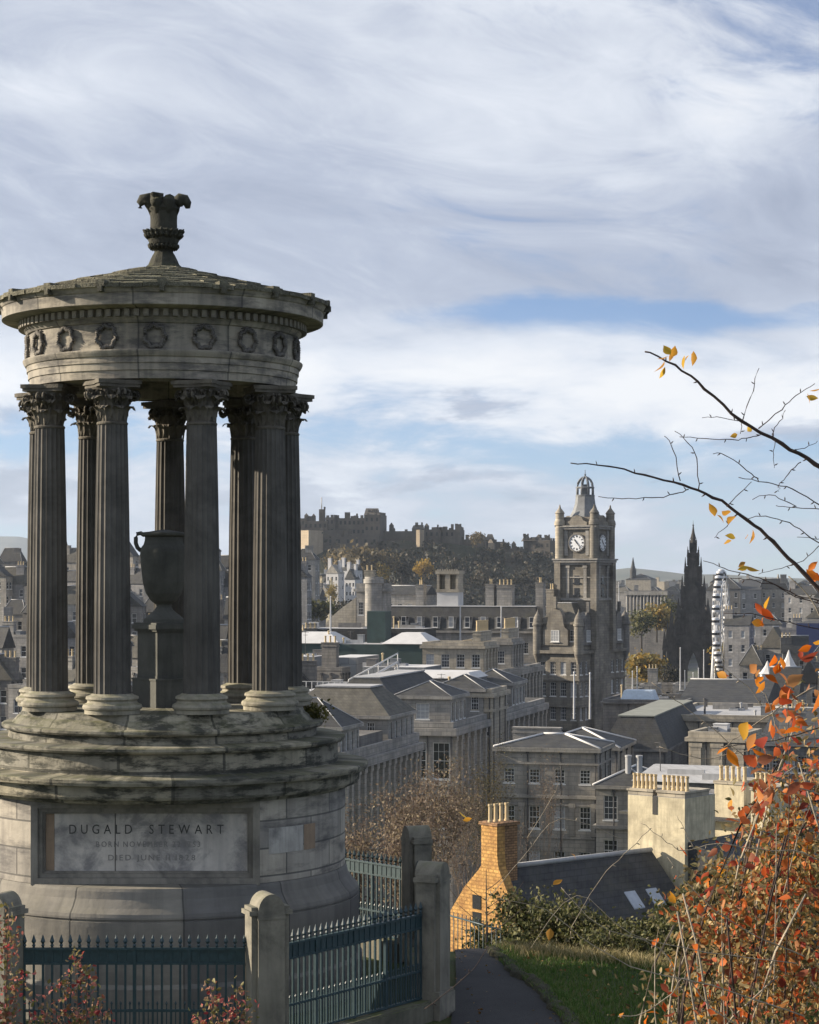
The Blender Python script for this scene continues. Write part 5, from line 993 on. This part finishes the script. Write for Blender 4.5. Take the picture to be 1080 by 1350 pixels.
for a in ((560, 738, 765, 30, 1060, T_y, 'round golden tree alone on the dark castle slope'), (470, 716, 770, 62, 1040, T_b, 'largest tan tree below the castle wall', 1600), (442, 724, 765, 34, 1050, T_b, 'tan tree left of the largest one under the castle'), (505, 722, 770, 40, 1050, T_b, 'tan tree right of the largest one under the castle'), (505, 742, 772, 20, 1030, T_o, 'small ochre tree among the tan trees under the castle'), (530, 728, 775, 44, 1070, L_wood, 'dark bare tree left of the golden tree'), (590, 735, 780, 44, 1060, L_wood, 'dark bare tree right of the golden tree'), (437, 770, 800, 18, 900, T_o, 'slim ochre tree before the white gabled houses'), (412, 792, 826, 56, 620, T_g, 'broad dull green tree above the slate clad roof', 1500), (455, 790, 826, 34, 640, L_wood, 'dark tree behind the scrolled gable'), (395, 800, 828, 26, 620, T_g, 'green tree beside the right hand column'), (628, 703, 722, 24, 1175, T_b, 'tan bushy tree on the castle wall top'), (666, 715, 727, 16, 1180, L_wood, 'small dark tree on the castle wall right of the chapel'), (690, 752, 775, 30, 1050, L_wood, 'bare tree low on the castle slope by the tower'), (637, 745, 785, 40, 1040, L_wood, 'dark tree above the slab chimney'),
          (852, 862, 906, 56, 560, T_o, 'broad ochre and green tree between the hotel and the Gothic spire', 1800), (846, 806, 850, 44, 740, T_g, 'dull green tree in the gardens beside the hotel', 1200), (866, 797, 836, 46, 760, T_o, 'leaning ochre tree in the gardens left of the Gothic spire', 1200), (884, 786, 830, 26, 780, T_g, 'pale green tree touching the left of the Gothic spire'), (962, 848, 895, 44, 600, T_o, 'ochre tree at the foot of the observation wheel', 1300), (985, 850, 900, 40, 560, L_wood, 'dark bare tree right of the observation wheel'), (880, 880, 915, 30, 520, L_wood, 'bare brown tree at the foot of the Gothic spire'), (186, 786, 822, 44, 560, T_g, 'green tree behind the urn pedestal'), (285, 868, 882, 20, 380, T_o, 'small yellow green tree seen between the right columns')):
    fartree(*a)
# white gabled houses below the castle
hl = ['white gabled house', 'white house with red tiled roof', 'pale stone tenement', 'white house with a tall chimney', 'tall brown tenement', 'cream gabled house', 'grey gabled tenement']
pl_l = ['leftmost in the row below the castle', 'second in the row below the castle', 'behind the others below the castle', 'at the right end of the row below the castle', 'at the left edge beside the column', 'in the middle of the row below the castle', 'low in front of the white gabled houses']
for i, (pl, pc, pr, d, yt, ma, rm, rh) in enumerate(((412, 426, 436, 1000, 768, B_white, 'SL', 4), (430, 446, 454, 990, 756, B_white, 'RT', 4), (448, 470, 478, 1010, 752, B_white, 'SL', 3), (455, 468, 474, 980, 764, B_white, 'SL', 5), (384, 404, 412, 960, 752, B_brown, 'SL', 5), (418, 434, 442, 980, 782, B_cream, 'RT', 4), (398, 420, 430, 930, 790, B_dark, 'SL', 5))):
    r, Wd, Dp, H = blk('gabled_house', hl[i] + ' ' + pl_l[i], pl, pc, pr, d, yt, zb=0, th=28, cat='house', group='houses below the castle', wall=ma, F=[(3.4, 1.8, 3, .9, 'plain'), (7.5, 1.8, 3, .9, 'plain'), (11.5, 1.8, 3, .9, 'plain')], Rt=[(3.4, 1.8, 2, .9, 'plain'), (7.5, 1.8, 2, .9, 'plain')], roof='gy' if i % 2 else 'gx', rh=rh, rmat=SL if rm == 'SL' else B_brown, seed=60 + i)
    chimney(r, -Wd + 1, 2, H, 1.6, 1.2, rh + 3, 2, ma); chimney(r, -1, Dp * .6, H, 1.2, 1.4, rh + 2, 2, ma)

# ------------------------------------------------------------------ old town behind the columns, and the new town on the right
rg = random.Random(12)
def row(px0, px1, d, yt, ym, wpx, name, group, words, where, walls, zb=0, rows_=3, th=None, win=True, rf=('gx', 'gy', 'hip', 'flat')):
    px = px0; i = 0
    while px < px1:
        wd = rg.uniform(*wpx); y = rg.uniform(yt, ym); ma = rg.choice(walls); dd = d * rg.uniform(.96, 1.04); h = CZ + (H0 - y) * dd / FPX
        fr = [(3.2 + 3.6 * k, 1.8, max(2, int(wd * dd / FPX / 3)), 1.0, 'plain') for k in range(rows_)] if win else []
        r, Wd, Dp, H = blk(name, f'{words} {where}', px, px + wd, px + wd + 6, dd, y, zb=zb, th=th or rg.uniform(8, 30), cat='building', group=group, wall=ma, F=fr, Rt=[q[:1] + (q[1], 2) + q[3:] for q in fr], roof=rg.choice(rf), rh=rg.uniform(2.5, 4.5), rmat=rg.choice((SL, SL, SL2)), par=.5, seed=int(px * 3))
        if rg.random() < .8: chimney(r, -Wd * rg.uniform(.1, .9), Dp * .4, H, 2.2, 1., rg.uniform(2.5, 5.5), 3 if dd < 600 else 0, ma)
        px += wd * rg.uniform(.86, 1.02); i += 1
OT = 'old town buildings seen between the columns'
for args in ((-30, 400, 640, 726, 752, (20, 38), 'tenement', OT, 'tall grey tenement with slate roof', 'on the skyline ridge behind the columns', (B_blue, B_dark, B_grey, B_brown), 0, 5),
             (-30, 395, 540, 752, 776, (22, 40), 'tenement', OT, 'grey stone tenement with rows of windows', 'in the second row behind the columns', (B_grey, B_blue, B_brown), 0, 5),
             (-30, 330, 430, 795, 822, (26, 48), 'tenement', OT, 'dark slate roofed building', 'in the middle rows behind the columns', (B_blue, B_dark, B_grey), 0, 4),
             (-30, 420, 345, 838, 872, (24, 44), 'tenement', OT, 'lower stone building with slate roof', 'at the foot of the old town behind the columns', (B_blue, B_dark, B_grey), 0, 3),
             (-30, 440, 285, 882, 912, (28, 46), 'tenement', OT, 'nearest low dark roofed building', 'just above the monument steps behind the columns', (B_dark, B_blue, B_grey), 0, 3)): row(*args)
NT = 'new town roofs beyond the gardens'
for args in ((805, 1110, 1500, 766, 776, (10, 22), 'distant_building', NT, 'small far building', 'on the hazy skyline right of the clock tower', (B_grey, B_blue, B_white, B_buff), 0, 0, None, False),
             (805, 1110, 1150, 775, 784, (14, 28), 'distant_building', NT, 'grey far building', 'in the middle distance right of the clock tower', (B_dark, B_grey, B_blue), 0, 0, None, False),
             (940, 1110, 760, 776, 792, (24, 44), 'street_building', NT, 'grey shopping street building', 'behind the thorny stems at the right', (B_dark, B_grey, B_blue, B_brown), 0, 5),
             (955, 1110, 560, 812, 834, (26, 46), 'street_building', NT, 'dark roofed building', 'behind the twigs right of the observation wheel', (B_dark, B_blue, B_grey), 0, 4),
             (975, 1120, 430, 850, 880, (26, 44), 'street_building', NT, 'low dark roofed building', 'behind the first orange leaves at the right', (B_dark, B_blue, B_grey), 0, 3),
             (985, 1120, 330, 898, 925, (28, 44), 'street_building', NT, 'near dark roofed building', 'behind the bright orange leaves at the right', (B_dark, B_blue, B_grey), 0, 3),
             (820, 905, 480, 902, 914, (22, 34), 'street_building', NT, 'low pale roofed station building', 'in front of the ochre tree', (B_dark, B_grey), 0, 2, None, True, ('flat',))): row(*args)
# gallery with a row of columns
r, Wd, Dp, H = blk('columned_gallery', 'long classical gallery with a dark colonnade beyond the gardens', 826, 880, 892, 860, 782, wall=B_dark, roof='flat', rmat=SL, par=1., corn=[(.6, .8, .6)], cat='gallery', th=20, seed=80)
w = MB(); w.lathe([(.55, 0), (.45, 8.5), (.7, 9)], 10); me = w.mesh('column', B_grey)
for k in range(12): inst('column', me, r, (-Wd + Wd * (k + .5) / 12, -1.4, H - 9.8))
w = MB(); w.box(-Wd - .5, .5, -2.2, -.3, H - .75, H + .7); w.build('entablature', B_grey, r)
r, Wd, Dp, H = blk('domed_building', 'pale building with a small dark spire on the hazy skyline', 825, 858, 866, 1400, 764, wall=B_buff, roof='hip', rh=4, rmat=SL, cat='building', th=20); w = MB(); w.lathe([(2.2, H), (2.2, H + 6), (1.2, H + 9), (.3, H + 14), (0, H + 15)], 8, cap=False, M=Matrix.Translation((-Wd * .75, 3, 0))); w.build('spire', SL, r)
for px, y, d, lb in ((1026, 757, 900, 'pale tapering church spire behind the thorny stems'), (286, 735, 700, 'crown spire of the old town church between the right columns')):
    h = CZ + (H0 - y) * d / FPX; t = empty('church', P(px, 800, d) * 1.0, R(-20), lb, 'church'); t.location.z = 0
    w = MB(); w.box(-3, 3, -3, 3, 0, h * .7); w.build('tower', B_grey, t); w = MB(); w.lathe([(3.2, h * .7), (2.2, h * .78), (.2, h), (0, h)], 8, 0, False, cap=False); w.build('spire', B_buff if px > 500 else B_grey, t)
for i, (px, y0, y1, d) in enumerate(((1040, 858, 890, 400), (1064, 880, 905, 400), (1012, 872, 895, 420))):
    h = (y1 - y0) * d / FPX; t = empty('market_tent', P(px, y1, d), 0, ['pointed white market tent, tallest of three, behind the orange leaves', 'pointed white market tent at the right edge behind the orange leaves', 'smaller pointed white market tent left of the tallest one'][i], 'tent', 'white market tents')
    w = MB(); w.lathe([(1.9, h * .3), (1.3, h * .42), (.5, h * .75), (.12, h), (0, h * 1.05)], 8, 0, False, cap=False); w.build('canopy', WHT, t); w = MB(); w.box(-1.3, 1.3, -1.3, 1.3, 0, h * .3); w.build('tent_wall', WHT, t)
r, Wd, Dp, H = blk('shop_building', 'modern building with a bright blue fascia at the right edge', 1050, 1110, 1130, 520, 822, wall=plain('blue_fascia', (.018, .03, .10), .5), roof='flat', rmat=SL, par=0, seed=88)
# hills on the horizon
def ridge(name, pts, d, dep, mat):
    xs = [(p[0] - 540) * d / FPX for p in pts]; zs = [max(2, CZ + (H0 - p[1]) * d / FPX) for p in pts]; X = np.linspace(xs[0], xs[-1], 160)
    Z = np.interp(X, xs, zs); V = []; 
    for t, k in ((-1, 0), (-.6, .3), (-.3, .7), (0, 1), (.4, .6), (1, 0)): V += [(float(x), d + dep * t, -1 + float(z) * k * (1 + .04 * math.sin(x * .004 + t * 3))) for x, z in zip(X, Z)]
    w = MB(); n = len(X); w.add(V, [(j * n + i, j * n + i + 1, (j + 1) * n + i + 1, (j + 1) * n + i) for j in range(5) for i in range(n - 1)], 0, True); tag(w.build(name, mat), kind='structure')
m, nt_ = newmat('hill_heath'); oc = nd(nt_, 'ShaderNodeTexCoord').outputs['Object']; finish(nt_, ramp(nt_, noise(nt_, oc, .004, 7, .6), [(.35, (.04, .05, .035)), (.6, (.085, .085, .06))]), .95)
ridge('wooded_hills', [(700, 766), (790, 757), (815, 751), (830, 749.5), (850, 751), (880, 754), (905, 757), (960, 757), (1010, 760), (1080, 762), (1200, 768)], 5200, 700, m)
ridge('distant_hills', [(-250, 700), (-120, 698), (-60, 703), (0, 705), (25, 706), (45, 711), (70, 719), (120, 730), (180, 742), (260, 768)], 9000, 1200, m)
# ------------------------------------------------------------------ the air
m = bpy.data.materials.new('haze'); m.use_nodes = True; nt_ = m.node_tree; nt_.nodes.clear()
pv_ = nd(nt_, 'ShaderNodeVolumePrincipled', Density=.00006); pv_.inputs['Color'].default_value = (.72, .84, 1, 1); pv_.inputs['Anisotropy'].default_value = .2
nd(nt_, 'ShaderNodeOutputMaterial', Volume=pv_.outputs[0])
w = MB(); w.box(-7000, 7000, -400, 10800, -2, 420); tag(w.build('haze', m), 'thin blue autumn haze over the city', 'haze', kind='stuff')
# ------------------------------------------------------------------ plants: near and middle distance
L_brown = leafmat('brown_leaves', [(.09, .065, .052), (.15, .11, .08), (.20, .155, .105), (.27, .215, .13), (.12, .088, .075)])
L_olive = leafmat('olive_leaves', [(.03, .038, .012), (.06, .068, .022), (.10, .105, .035), (.19, .18, .075), (.06, .055, .025)])
L_mix = leafmat('faded_leaves', [(.05, .052, .018), (.10, .085, .03), (.17, .13, .045), (.07, .05, .025)])
L_red = leafmat('red_leaves', [(.26, .035, .02), (.42, .08, .02), (.52, .15, .03), (.42, .21, .08), (.18, .025, .018), (.30, .14, .07), (.47, .10, .025)], .45)
L_tan = leafmat('tan_leaves', [(.20, .14, .05), (.34, .24, .10), (.45, .34, .17), (.13, .11, .035), (.32, .14, .04), (.10, .09, .03)], .35)
L_orange = leafmat('orange_leaves', [(.55, .12, .012), (.62, .20, .02), (.50, .28, .03), (.42, .07, .012)], .5)
L_yel = leafmat('yellow_leaves', [(.55, .36, .05), (.50, .25, .03), (.40, .20, .04)], .5)
L_barb = leafmat('barberry_leaves', [(.30, .05, .05), (.14, .14, .04), (.24, .20, .09), (.36, .16, .13), (.11, .12, .035), (.20, .16, .08), (.42, .12, .11)], .35)
def at(px, py, d): p = P(px, py, d); return p
def ground(px, d): x = (px - 540) * d / FPX; return (x, d, hz_(x, d) - .05)
def htop(px, d, py): g = ground(px, d); return CZ + (H0 - py) * d / FPX - g[2]
# trees below the brow, in front of the terraces
for px, d, py, sp, sd_, lm, nl, lb, bk, cl in (
    (515, 74, 1006, 1.9, 21, L_brown, 3250, 'bushy russet leaved tree just right of the round drum, nearest the railings', M_barkr, .35),
    (548, 84, 990, 1.9, 22, L_brown, 3500, 'tallest russet leaved tree in the middle below the terrace windows', M_barkr, .4),
    (640, 140, 962, 2.6, 23, L_mix, 6000, 'green and yellow leaved tree beside the orange gable chimney', M_bark, .33),
    (695, 140, 985, 2.2, 24, L_brown, 1500, 'thin nearly bare tree in front of the grey sash windowed building', M_barkr, .35),
    (468, 96, 1040, 1.3, 25, L_brown, 1625, 'low russet tree half hidden by the edge of the drum', M_barkr, .35),
    (610, 136, 990, 2.8, 26, L_brown, 2500, 'broad russet tree behind and left of the orange gable chimney', M_barkr, .3),
    (556, 60, 1062, 1.2, 29, L_brown, 2375, 'low twiggy russet shrub behind the mossy gatepost', M_barkr, .3),
    (500, 58, 1085, 1.2, 30, L_brown, 2375, 'low russet shrub behind the sunlit railing', M_barkr, .3)):
    tree('deciduous_tree', lb, 'tree', ground(px, d), htop(px, d, py), sp, sd_, lm, nl, .10, bk, 'autumn trees below the brow', dep=5, cl=cl, spr=.5, kids=(3, 4), th=.11)
# evergreen scrub along the brow
k = 0
sl_ = ['rounded olive shrub in front of the orange gable', 'olive shrub at the foot of the slate roof', 'broad olive shrub in the middle of the hedge above the dry grass', 'olive shrub below the skylights of the slate roof', 'twiggy olive shrub at the right end of the hedge', 'dark low shrub by the top of the path', 'low shrub behind the straw coloured grass', 'tall olive shrub beside the red leaved bush', 'faded shrub under the cream chimney wall', 'faded shrub behind the orange leaves at the right', 'pale shrub at the right edge beyond the orange bush']
for px, d, py, sp in ((668, 36.5, 1218, .55), (712, 38, 1172, .75), (768, 36.5, 1190, .8), (826, 35, 1200, .8), (880, 34, 1210, .7), (672, 34, 1238, .3), (790, 34, 1225, .6), (905, 36, 1165, .7), (950, 42, 1140, 1.0), (1010, 44, 1105, 1.1), (1065, 44, 1085, 1.1)):
    tree('evergreen_shrub', sl_[k], 'shrub', ground(px, d), htop(px, d, py), sp, 50 + k, L_olive if k < 8 else L_mix, 4200, .085, None, 'shrubs along the brow of the hill', dep=4, stems=5, cl=.12, spr=.6); k += 1
# sapling and the little railing where the path drops away
g0 = ground(641, 34.5)
w = MB(); top = at(641, 1146, 34.5); w.tube([g0, Vector(g0).lerp(top, .5) + Vector((.01, 0, 0)), top], [.018, .014, .006], 6); sap = tag(w.build('sapling', M_bark), 'thin bare sapling standing in front of the orange gable', 'sapling')
for f, a, l in ((.35, .7, .9), (.45, -.8, .6), (.55, .6, .8), (.62, .75, .6), (.7, -.7, .55), (.8, .8, .4)):
    w = MB(); b = Vector(g0).lerp(top, f); w.tube(bez(b, b + Vector((a * l, .1, abs(a) * l * .75)), (0, 0, -.05)), [.008, .007, .006, .006, .005, .004, .003], 4); w.build('twig', M_bark, sap)
ra, rb = at(593, 1207, 36.5), at(660, 1226, 35.2)
pr = empty('path_railing', (ra.x, ra.y, ra.z - 1), 0, 'short black iron railing where the path drops away before the orange gable', 'railing')
for dz in (0, -.75):
    w = MB(); w.tube([Vector((0, 0, 1 + dz)), Vector((rb.x - ra.x, rb.y - ra.y, rb.z - ra.z + 1 + dz))], .014, 6); w.build('rail', M_iron, pr)
w = MB(); w.tube([(0, 0, 0), (0, 0, 1.08)], .009, 5); me_ = w.mesh('bar', M_iron)
for i in range(13): inst('bar', me_, pr, ((rb.x - ra.x) * i / 12, (rb.y - ra.y) * i / 12, (rb.z - ra.z) * i / 12))
# tuft growing on the monument step
rng = np.random.default_rng(9)
tf = empty('step_plant', (MX + 1.93, MY + .35, zm(950)), 0, 'small mossy green tuft growing on the right edge of the monument steps', 'plant')
C = rng.normal(0, 1, (700, 3)) * np.array([.10, .10, .06]) + np.array([0, 0, .08]); V, F = leaves(C, .05, rng); inst('foliage', npmesh('foliage', V, F, leafmat('tuft_leaves', [(.05, .055, .012), (.10, .095, .02), (.15, .13, .03)])), tf)
w = MB()
for i in range(9): w.tube([(0, 0, 0), (rng.normal(0, .06), rng.normal(0, .06), .1)], .006, 4)
w.build('stem', M_bark, tf)
# barberry sprigs at the bottom left
def sprig(base, tips_, seed, label, nl=260, ls=.026):
    rg = random.Random(seed); nr = np.random.default_rng(seed); t = empty('barberry_shrub', base, 0, label, 'shrub', 'red tipped sprigs in front of the railing'); Cs = []
    for tp in tips_:
        tp = Vector(tp) - Vector(base); pts = bez((0, 0, 0), tp, (rg.uniform(-.05, .05), rg.uniform(-.05, .05), .05), 10)
        w = MB(); w.tube(pts, [.007 - .0005 * i for i in range(11)], 5); w.build('stem', M_barkr, t)
        for q in range(nl // 4):
            f = rg.uniform(.35, 1.02); i = min(9, int(f * 10)); c = pts[i].lerp(pts[i + 1], f * 10 - i if f < 1 else 1); Cs += [c + Vector((rg.gauss(0, .028), rg.gauss(0, .028), rg.gauss(0, .022))) for _ in range(4)]
    V, F = leaves(np.array([tuple(c) for c in Cs]), ls, nr, .6); inst('foliage', npmesh('foliage', V, F, L_barb), t)
D = 9.5
def sp_(px, py, d=D): return at(px, py, d)
b = sp_(10, 1620); sprig(b, [sp_(12, 1196), sp_(-14, 1230), sp_(24, 1285), sp_(6, 1330), sp_(-25, 1300)], 1, 'tall red and green sprig at the left edge in front of the gatepost')
b = sp_(95, 1640); sprig(b, [sp_(98, 1256), sp_(114, 1278), sp_(132, 1324), sp_(62, 1312), sp_(45, 1338), sp_(84, 1300), sp_(105, 1330)], 2, 'red tipped sprig in front of the middle of the front railing')
b = sp_(300, 1640); sprig(b, [sp_(279, 1300), sp_(312, 1305), sp_(300, 1335), sp_(325, 1330), sp_(262, 1340)], 3, 'short sprig with red tips just left of the roll-topped front gatepost')
# ------------------------------------------------------------------ the thorny shrub on the right, close to the viewer
M_twig = stone('dark_twig', (.06, .042, .036), .4, 30, (.03, .025, .025), .5, None, .3)
M_pale = stone('pale_twig', (.30, .26, .20), .3, 30, (.12, .10, .08), .5, None, .3)
rg = random.Random(77); nr = np.random.default_rng(77)
Dn = 4.5
root = at(1170, 1900, Dn); rose = empty('thorny_shrub', root, 0, 'tall thorny shrub with long arching bare stems and a few orange leaves against the sky', 'shrub')
def stem(pts, r0, r1, mat=None, d0=Dn, d1=None, th=True, name='stem'):
    d1 = d1 or d0; n = len(pts); q = [at(px, py, d0 + (d1 - d0) * i / (n - 1)) - root for i, (px, py) in enumerate(pts)]
    sm = []
    for i in range(n - 1):                            # smooth the traced outline
        p0, p1, p2, p3 = q[max(0, i - 1)], q[i], q[i + 1], q[min(n - 1, i + 2)]
        for t in (0, .25, .5, .75):
            sm.append(.5 * ((2 * p1) + (p2 - p0) * t + (2 * p0 - 5 * p1 + 4 * p2 - p3) * t * t + (3 * p1 - p0 - 3 * p2 + p3) * t ** 3) + Vector((rg.gauss(0, .0012), 0, rg.gauss(0, .0012))))
    sm.append(q[-1]); m_ = len(sm); w = MB(); rr_ = [.6 * (r0 + (r1 - r0) * i / (m_ - 1)) for i in range(m_)]
    w.tube(sm, [r * (1 + .18 * (i % 4 == 0)) for i, r in enumerate(rr_)], 6)
    if th:
        for i in range(3, m_ - 1, 4):
            s_ = rg.choice((-1, 1)); d = (sm[i + 1] - sm[i]).normalized(); nrm = Vector((-d.z, rg.uniform(-.4, .4), d.x)) * s_
            w.tube([sm[i], sm[i] + nrm * (rr_[i] + .003) - d * .002, sm[i] + nrm * (rr_[i] + .007) - d * .004], [rr_[i] * .6, .0014, .0004], 4)
    w.build(name, mat or M_twig, rose); return sm
k_ = .0016
stem([(850, 463), (890, 482), (930, 513), (977, 555), (1030, 585), (1075, 612), (1130, 650), (1190, 760), (1180, 1100), (1175, 1900)], .0028, .012)
stem([(753, 611), (800, 615), (850, 626), (900, 640), (940, 655), (985, 685), (1020, 715), (1060, 755), (1110, 820), (1150, 950), (1165, 1300), (1168, 1900)], .0020, .011)
for s_, a, b in (([(788, 655), (820, 657), (860, 656), (890, 652), (908, 645)], .0012, .0022), ([(877, 575), (888, 592), (897, 634)], .0012, .0020), ([(890, 568), (906, 582), (918, 605), (921, 645)], .0011, .0020),
                 ([(1000, 486), (992, 515), (979, 555)], .0011, .0020), ([(979, 555), (976, 572)], .0018, .0010), ([(1074, 506), (1050, 522), (1030, 540), (1000, 565)], .0012, .0022), ([(1036, 540), (1028, 555), (1018, 573)], .0010, .0018),
                 ([(897, 576), (930, 578), (965, 580), (990, 577), (1003, 572)], .0012, .0020), ([(926, 551), (945, 550), (975, 555)], .0009, .0014), ([(940, 598), (955, 600), (980, 615), (1000, 631)], .0012, .0020), ([(975, 630), (1010, 636), (1045, 645), (1085, 668), (1130, 690)], .0013, .0026),
                 ([(1055, 608), (1040, 624), (1027, 640), (1027, 648)], .0020, .0010), ([(990, 635), (975, 650), (958, 668)], .0012, .0018), ([(992, 658), (1015, 653), (1040, 662), (1050, 668)], .0011, .0018), ([(1022, 666), (1050, 670), (1085, 672), (1130, 690)], .0011, .0022),
                 ([(985, 683), (1010, 681), (1040, 690), (1070, 708), (1110, 740)], .0013, .0022), ([(970, 679), (958, 694), (942, 709)], .0018, .0009), ([(1050, 708), (1085, 710)], .0009, .0013), ([(1080, 720), (1060, 738), (1030, 750), (1000, 757)], .0016, .0009),
                 ([(928, 739), (955, 750), (985, 758), (1020, 768), (1050, 785), (1090, 795), (1140, 830)], .0012, .0030), ([(960, 762), (990, 764), (1020, 772), (1060, 790), (1100, 800)], .0011, .0022), ([(1022, 579), (1020, 600), (1021, 617)], .0014, .0008), ([(1078, 583), (1062, 590), (1045, 594)], .0009, .0016), ([(955, 808), (990, 810), (1030, 818), (1080, 830), (1140, 850)], .0012, .0022)):
    stem(s_, a, b, d0=Dn + rg.uniform(-.12, .12))
for s_, a, b in (([(1075, 905), (1040, 925), (1010, 945), (980, 965), (955, 985)], .0030, .0014), ([(860, 900), (900, 930), (940, 960), (985, 1000), (1040, 1035), (1100, 1060), (1150, 1150)], .0012, .0034), ([(950, 985), (1000, 980), (1050, 968), (1110, 950)], .0016, .0026), ([(985, 1080), (1000, 1055), (1022, 1030), (1050, 1010)], .0013, .0018),
                 ([(1005, 910), (1018, 940), (1024, 985)], .0014, .0012), ([(870, 985), (925, 1000), (960, 995), (1010, 985)], .0012, .0022), ([(845, 1085), (880, 1110), (900, 1122), (945, 1112), (1000, 1120), (1060, 1125), (1130, 1160)], .0010, .0024), ([(893, 1075), (905, 1098), (916, 1120)], .0010, .0014), ([(1040, 760), (1075, 800), (1090, 860)], .002, .003), ([(940, 870), (985, 905), (1005, 930)], .001, .0016)):
    stem(s_, a, b, M_pale if rg.random() < .6 else M_twig, d0=Dn + rg.uniform(-.2, .3))
for s_, a, b in (([(640, 1190), (690, 1130), (740, 1080), (820, 1105)], .0010, .0014), ([(560, 1330), (610, 1290), (640, 1255), (690, 1160)], .0016, .0010), ([(695, 1105), (725, 1055), (738, 1032)], .0014, .0008), ([(750, 1240), (760, 1210), (800, 1150), (830, 1120), (860, 1090)], .0010, .0014), ([(660, 1185), (720, 1200), (780, 1245), (850, 1280), (940, 1300), (1060, 1340)], .0009, .0026), ([(815, 1340), (850, 1335), (885, 1310), (905, 1290), (940, 1330), (1000, 1370)], .0016, .0026), ([(700, 1250), (760, 1180), (830, 1230), (930, 1255), (1050, 1270)], .0010, .0020), ([(880, 1130), (930, 1190), (990, 1230), (1060, 1260)], .0012, .0024), ([(740, 1170), (790, 1220), (850, 1240), (880, 1262), (895, 1300)], .0012, .0024)):
    stem(s_[::-1] if s_[0][0] < s_[-1][0] else s_, b, a, M_pale if rg.random() < .75 else M_twig, d0=Dn + rg.uniform(.0, .5))
def leafset(spots, size, mat, name, dd=.05):
    C = []
    for px, py, n in spots: C += [tuple(at(px + rg.gauss(0, 5), py + rg.gauss(0, 5), Dn + rg.gauss(0, dd)) - root) for _ in range(n)]
    V, F = leaves2(np.array(C), size, nr, .62, droop=.5); inst(name, npmesh(name, V, F, mat), rose)
leafset([(876, 470, 2), (888, 468, 2), (912, 470, 3), (874, 482, 2), (948, 676, 3), (972, 704, 2), (990, 700, 2), (980, 576, 2), (984, 744, 3), (1062, 512, 3), (968, 685, 1)], .025, L_yel, 'foliage')
leafset([(1000, 803, 3), (997, 822, 2), (1060, 750, 2), (1074, 762, 3), (955, 892, 3), (1003, 896, 4), (1030, 880, 2), (1040, 965, 3), (1065, 850, 2), (1020, 872, 2), (985, 958, 2), (960, 990, 2), (1000, 985, 2)], .036, L_orange, 'orange_foliage')
leafset([(1040 + rg.uniform(-50, 50), 980 + rg.uniform(-80, 70), 4) for _ in range(14)] + [(975 + i * 7, 1085 - i * 7, 3) for i in range(7)] + [(940 + rg.uniform(-30, 120), 890 + rg.uniform(-20, 40), 2) for _ in range(4)], .036, L_red, 'red_foliage', .2)
leafset([(700 + rg.uniform(-20, 60), 1190 + rg.uniform(-60, 40), 1) for _ in range(3)] + [(602, 1070, 1), (606, 1078, 1)], .03, L_yel, 'foliage', .2)
# the dense red and straw coloured bush behind it
def bush(label, D_, blobs, nl, ls, lm, seed, nred=0, lm2=None):
    rg = random.Random(seed); nr = np.random.default_rng(seed); b = at(1010, 1350 + 900 / D_ * 4, D_); b = Vector((b.x, b.y, hz_(b.x, b.y) - .1))
    t = empty('red_leaved_bush', b, 0, label, 'bush'); C = []; C2 = []
    for px, py, rx, ry, n in blobs:
        for _ in range(n):
            a = nr.normal(0, .55, 3); p = at(px + a[0] * rx, py + a[1] * ry, D_ + a[2] * rx * D_ / FPX * 1.5) - b; (C2 if rg.random() < nred else C).append(tuple(p))
    V, F = leaves2(np.array(C), ls, nr, .5, .4, droop=.3); inst('foliage', npmesh('foliage', V, F, lm), t)
    if C2: V, F = leaves2(np.array(C2), ls * 1.4, nr, .6, .4, droop=.4); inst('red_foliage', npmesh('red_foliage', V, F, lm2), t)
    for i in range(44):
        px, py, rx, ry, n = rg.choice(blobs); e = at(px + rg.uniform(-1, 1) * rx, py + rg.uniform(-1.1, .9) * ry, D_ + rg.uniform(-.4, .4)) - b
        s_ = Vector((rg.uniform(-.2, .2) + e.x * .3, rg.uniform(-.2, .2), 0)); w = MB(); w.tube(bez(s_, e, (rg.uniform(-.45, .45), rg.uniform(-.2, .2), .25), 7), [(.0062 if i % 3 else .0045) - .0005 * i_ for i_ in range(8)], 5); w.build('stem', M_pale if rg.random() < .5 else M_twig, t)
bush('dense bush of red and orange autumn leaves in the bottom right corner', 6.5, [(1062, 960, 30, 60, 90), (1050, 1040, 40, 50, 220), (1020, 1080, 50, 50, 210), (1050, 1150, 55, 60, 460), (985, 1170, 50, 50, 260), (1000, 1240, 80, 60, 640), (1060, 1270, 70, 80, 800), (940, 1230, 46, 46, 220), (1010, 1330, 110, 60, 900), (900, 1200, 26, 30, 80), (1085, 1080, 30, 80, 220)], 0, .023, L_tan, 5, .22, L_red)
bush('straw coloured thicket of fading leaves behind the red bush', 11., [(1040, 1120, 60, 60, 900), (960, 1170, 50, 45, 700), (1060, 1220, 70, 90, 1200), (950, 1290, 70, 60, 900), (920, 1340, 60, 40, 500), (1000, 1260, 60, 60, 800)], 0, .038, leafmat('straw_leaves', [(.14, .11, .045), (.22, .17, .08), (.30, .24, .13), (.09, .085, .03), (.06, .05, .02)], .35), 6, .08, L_orange)
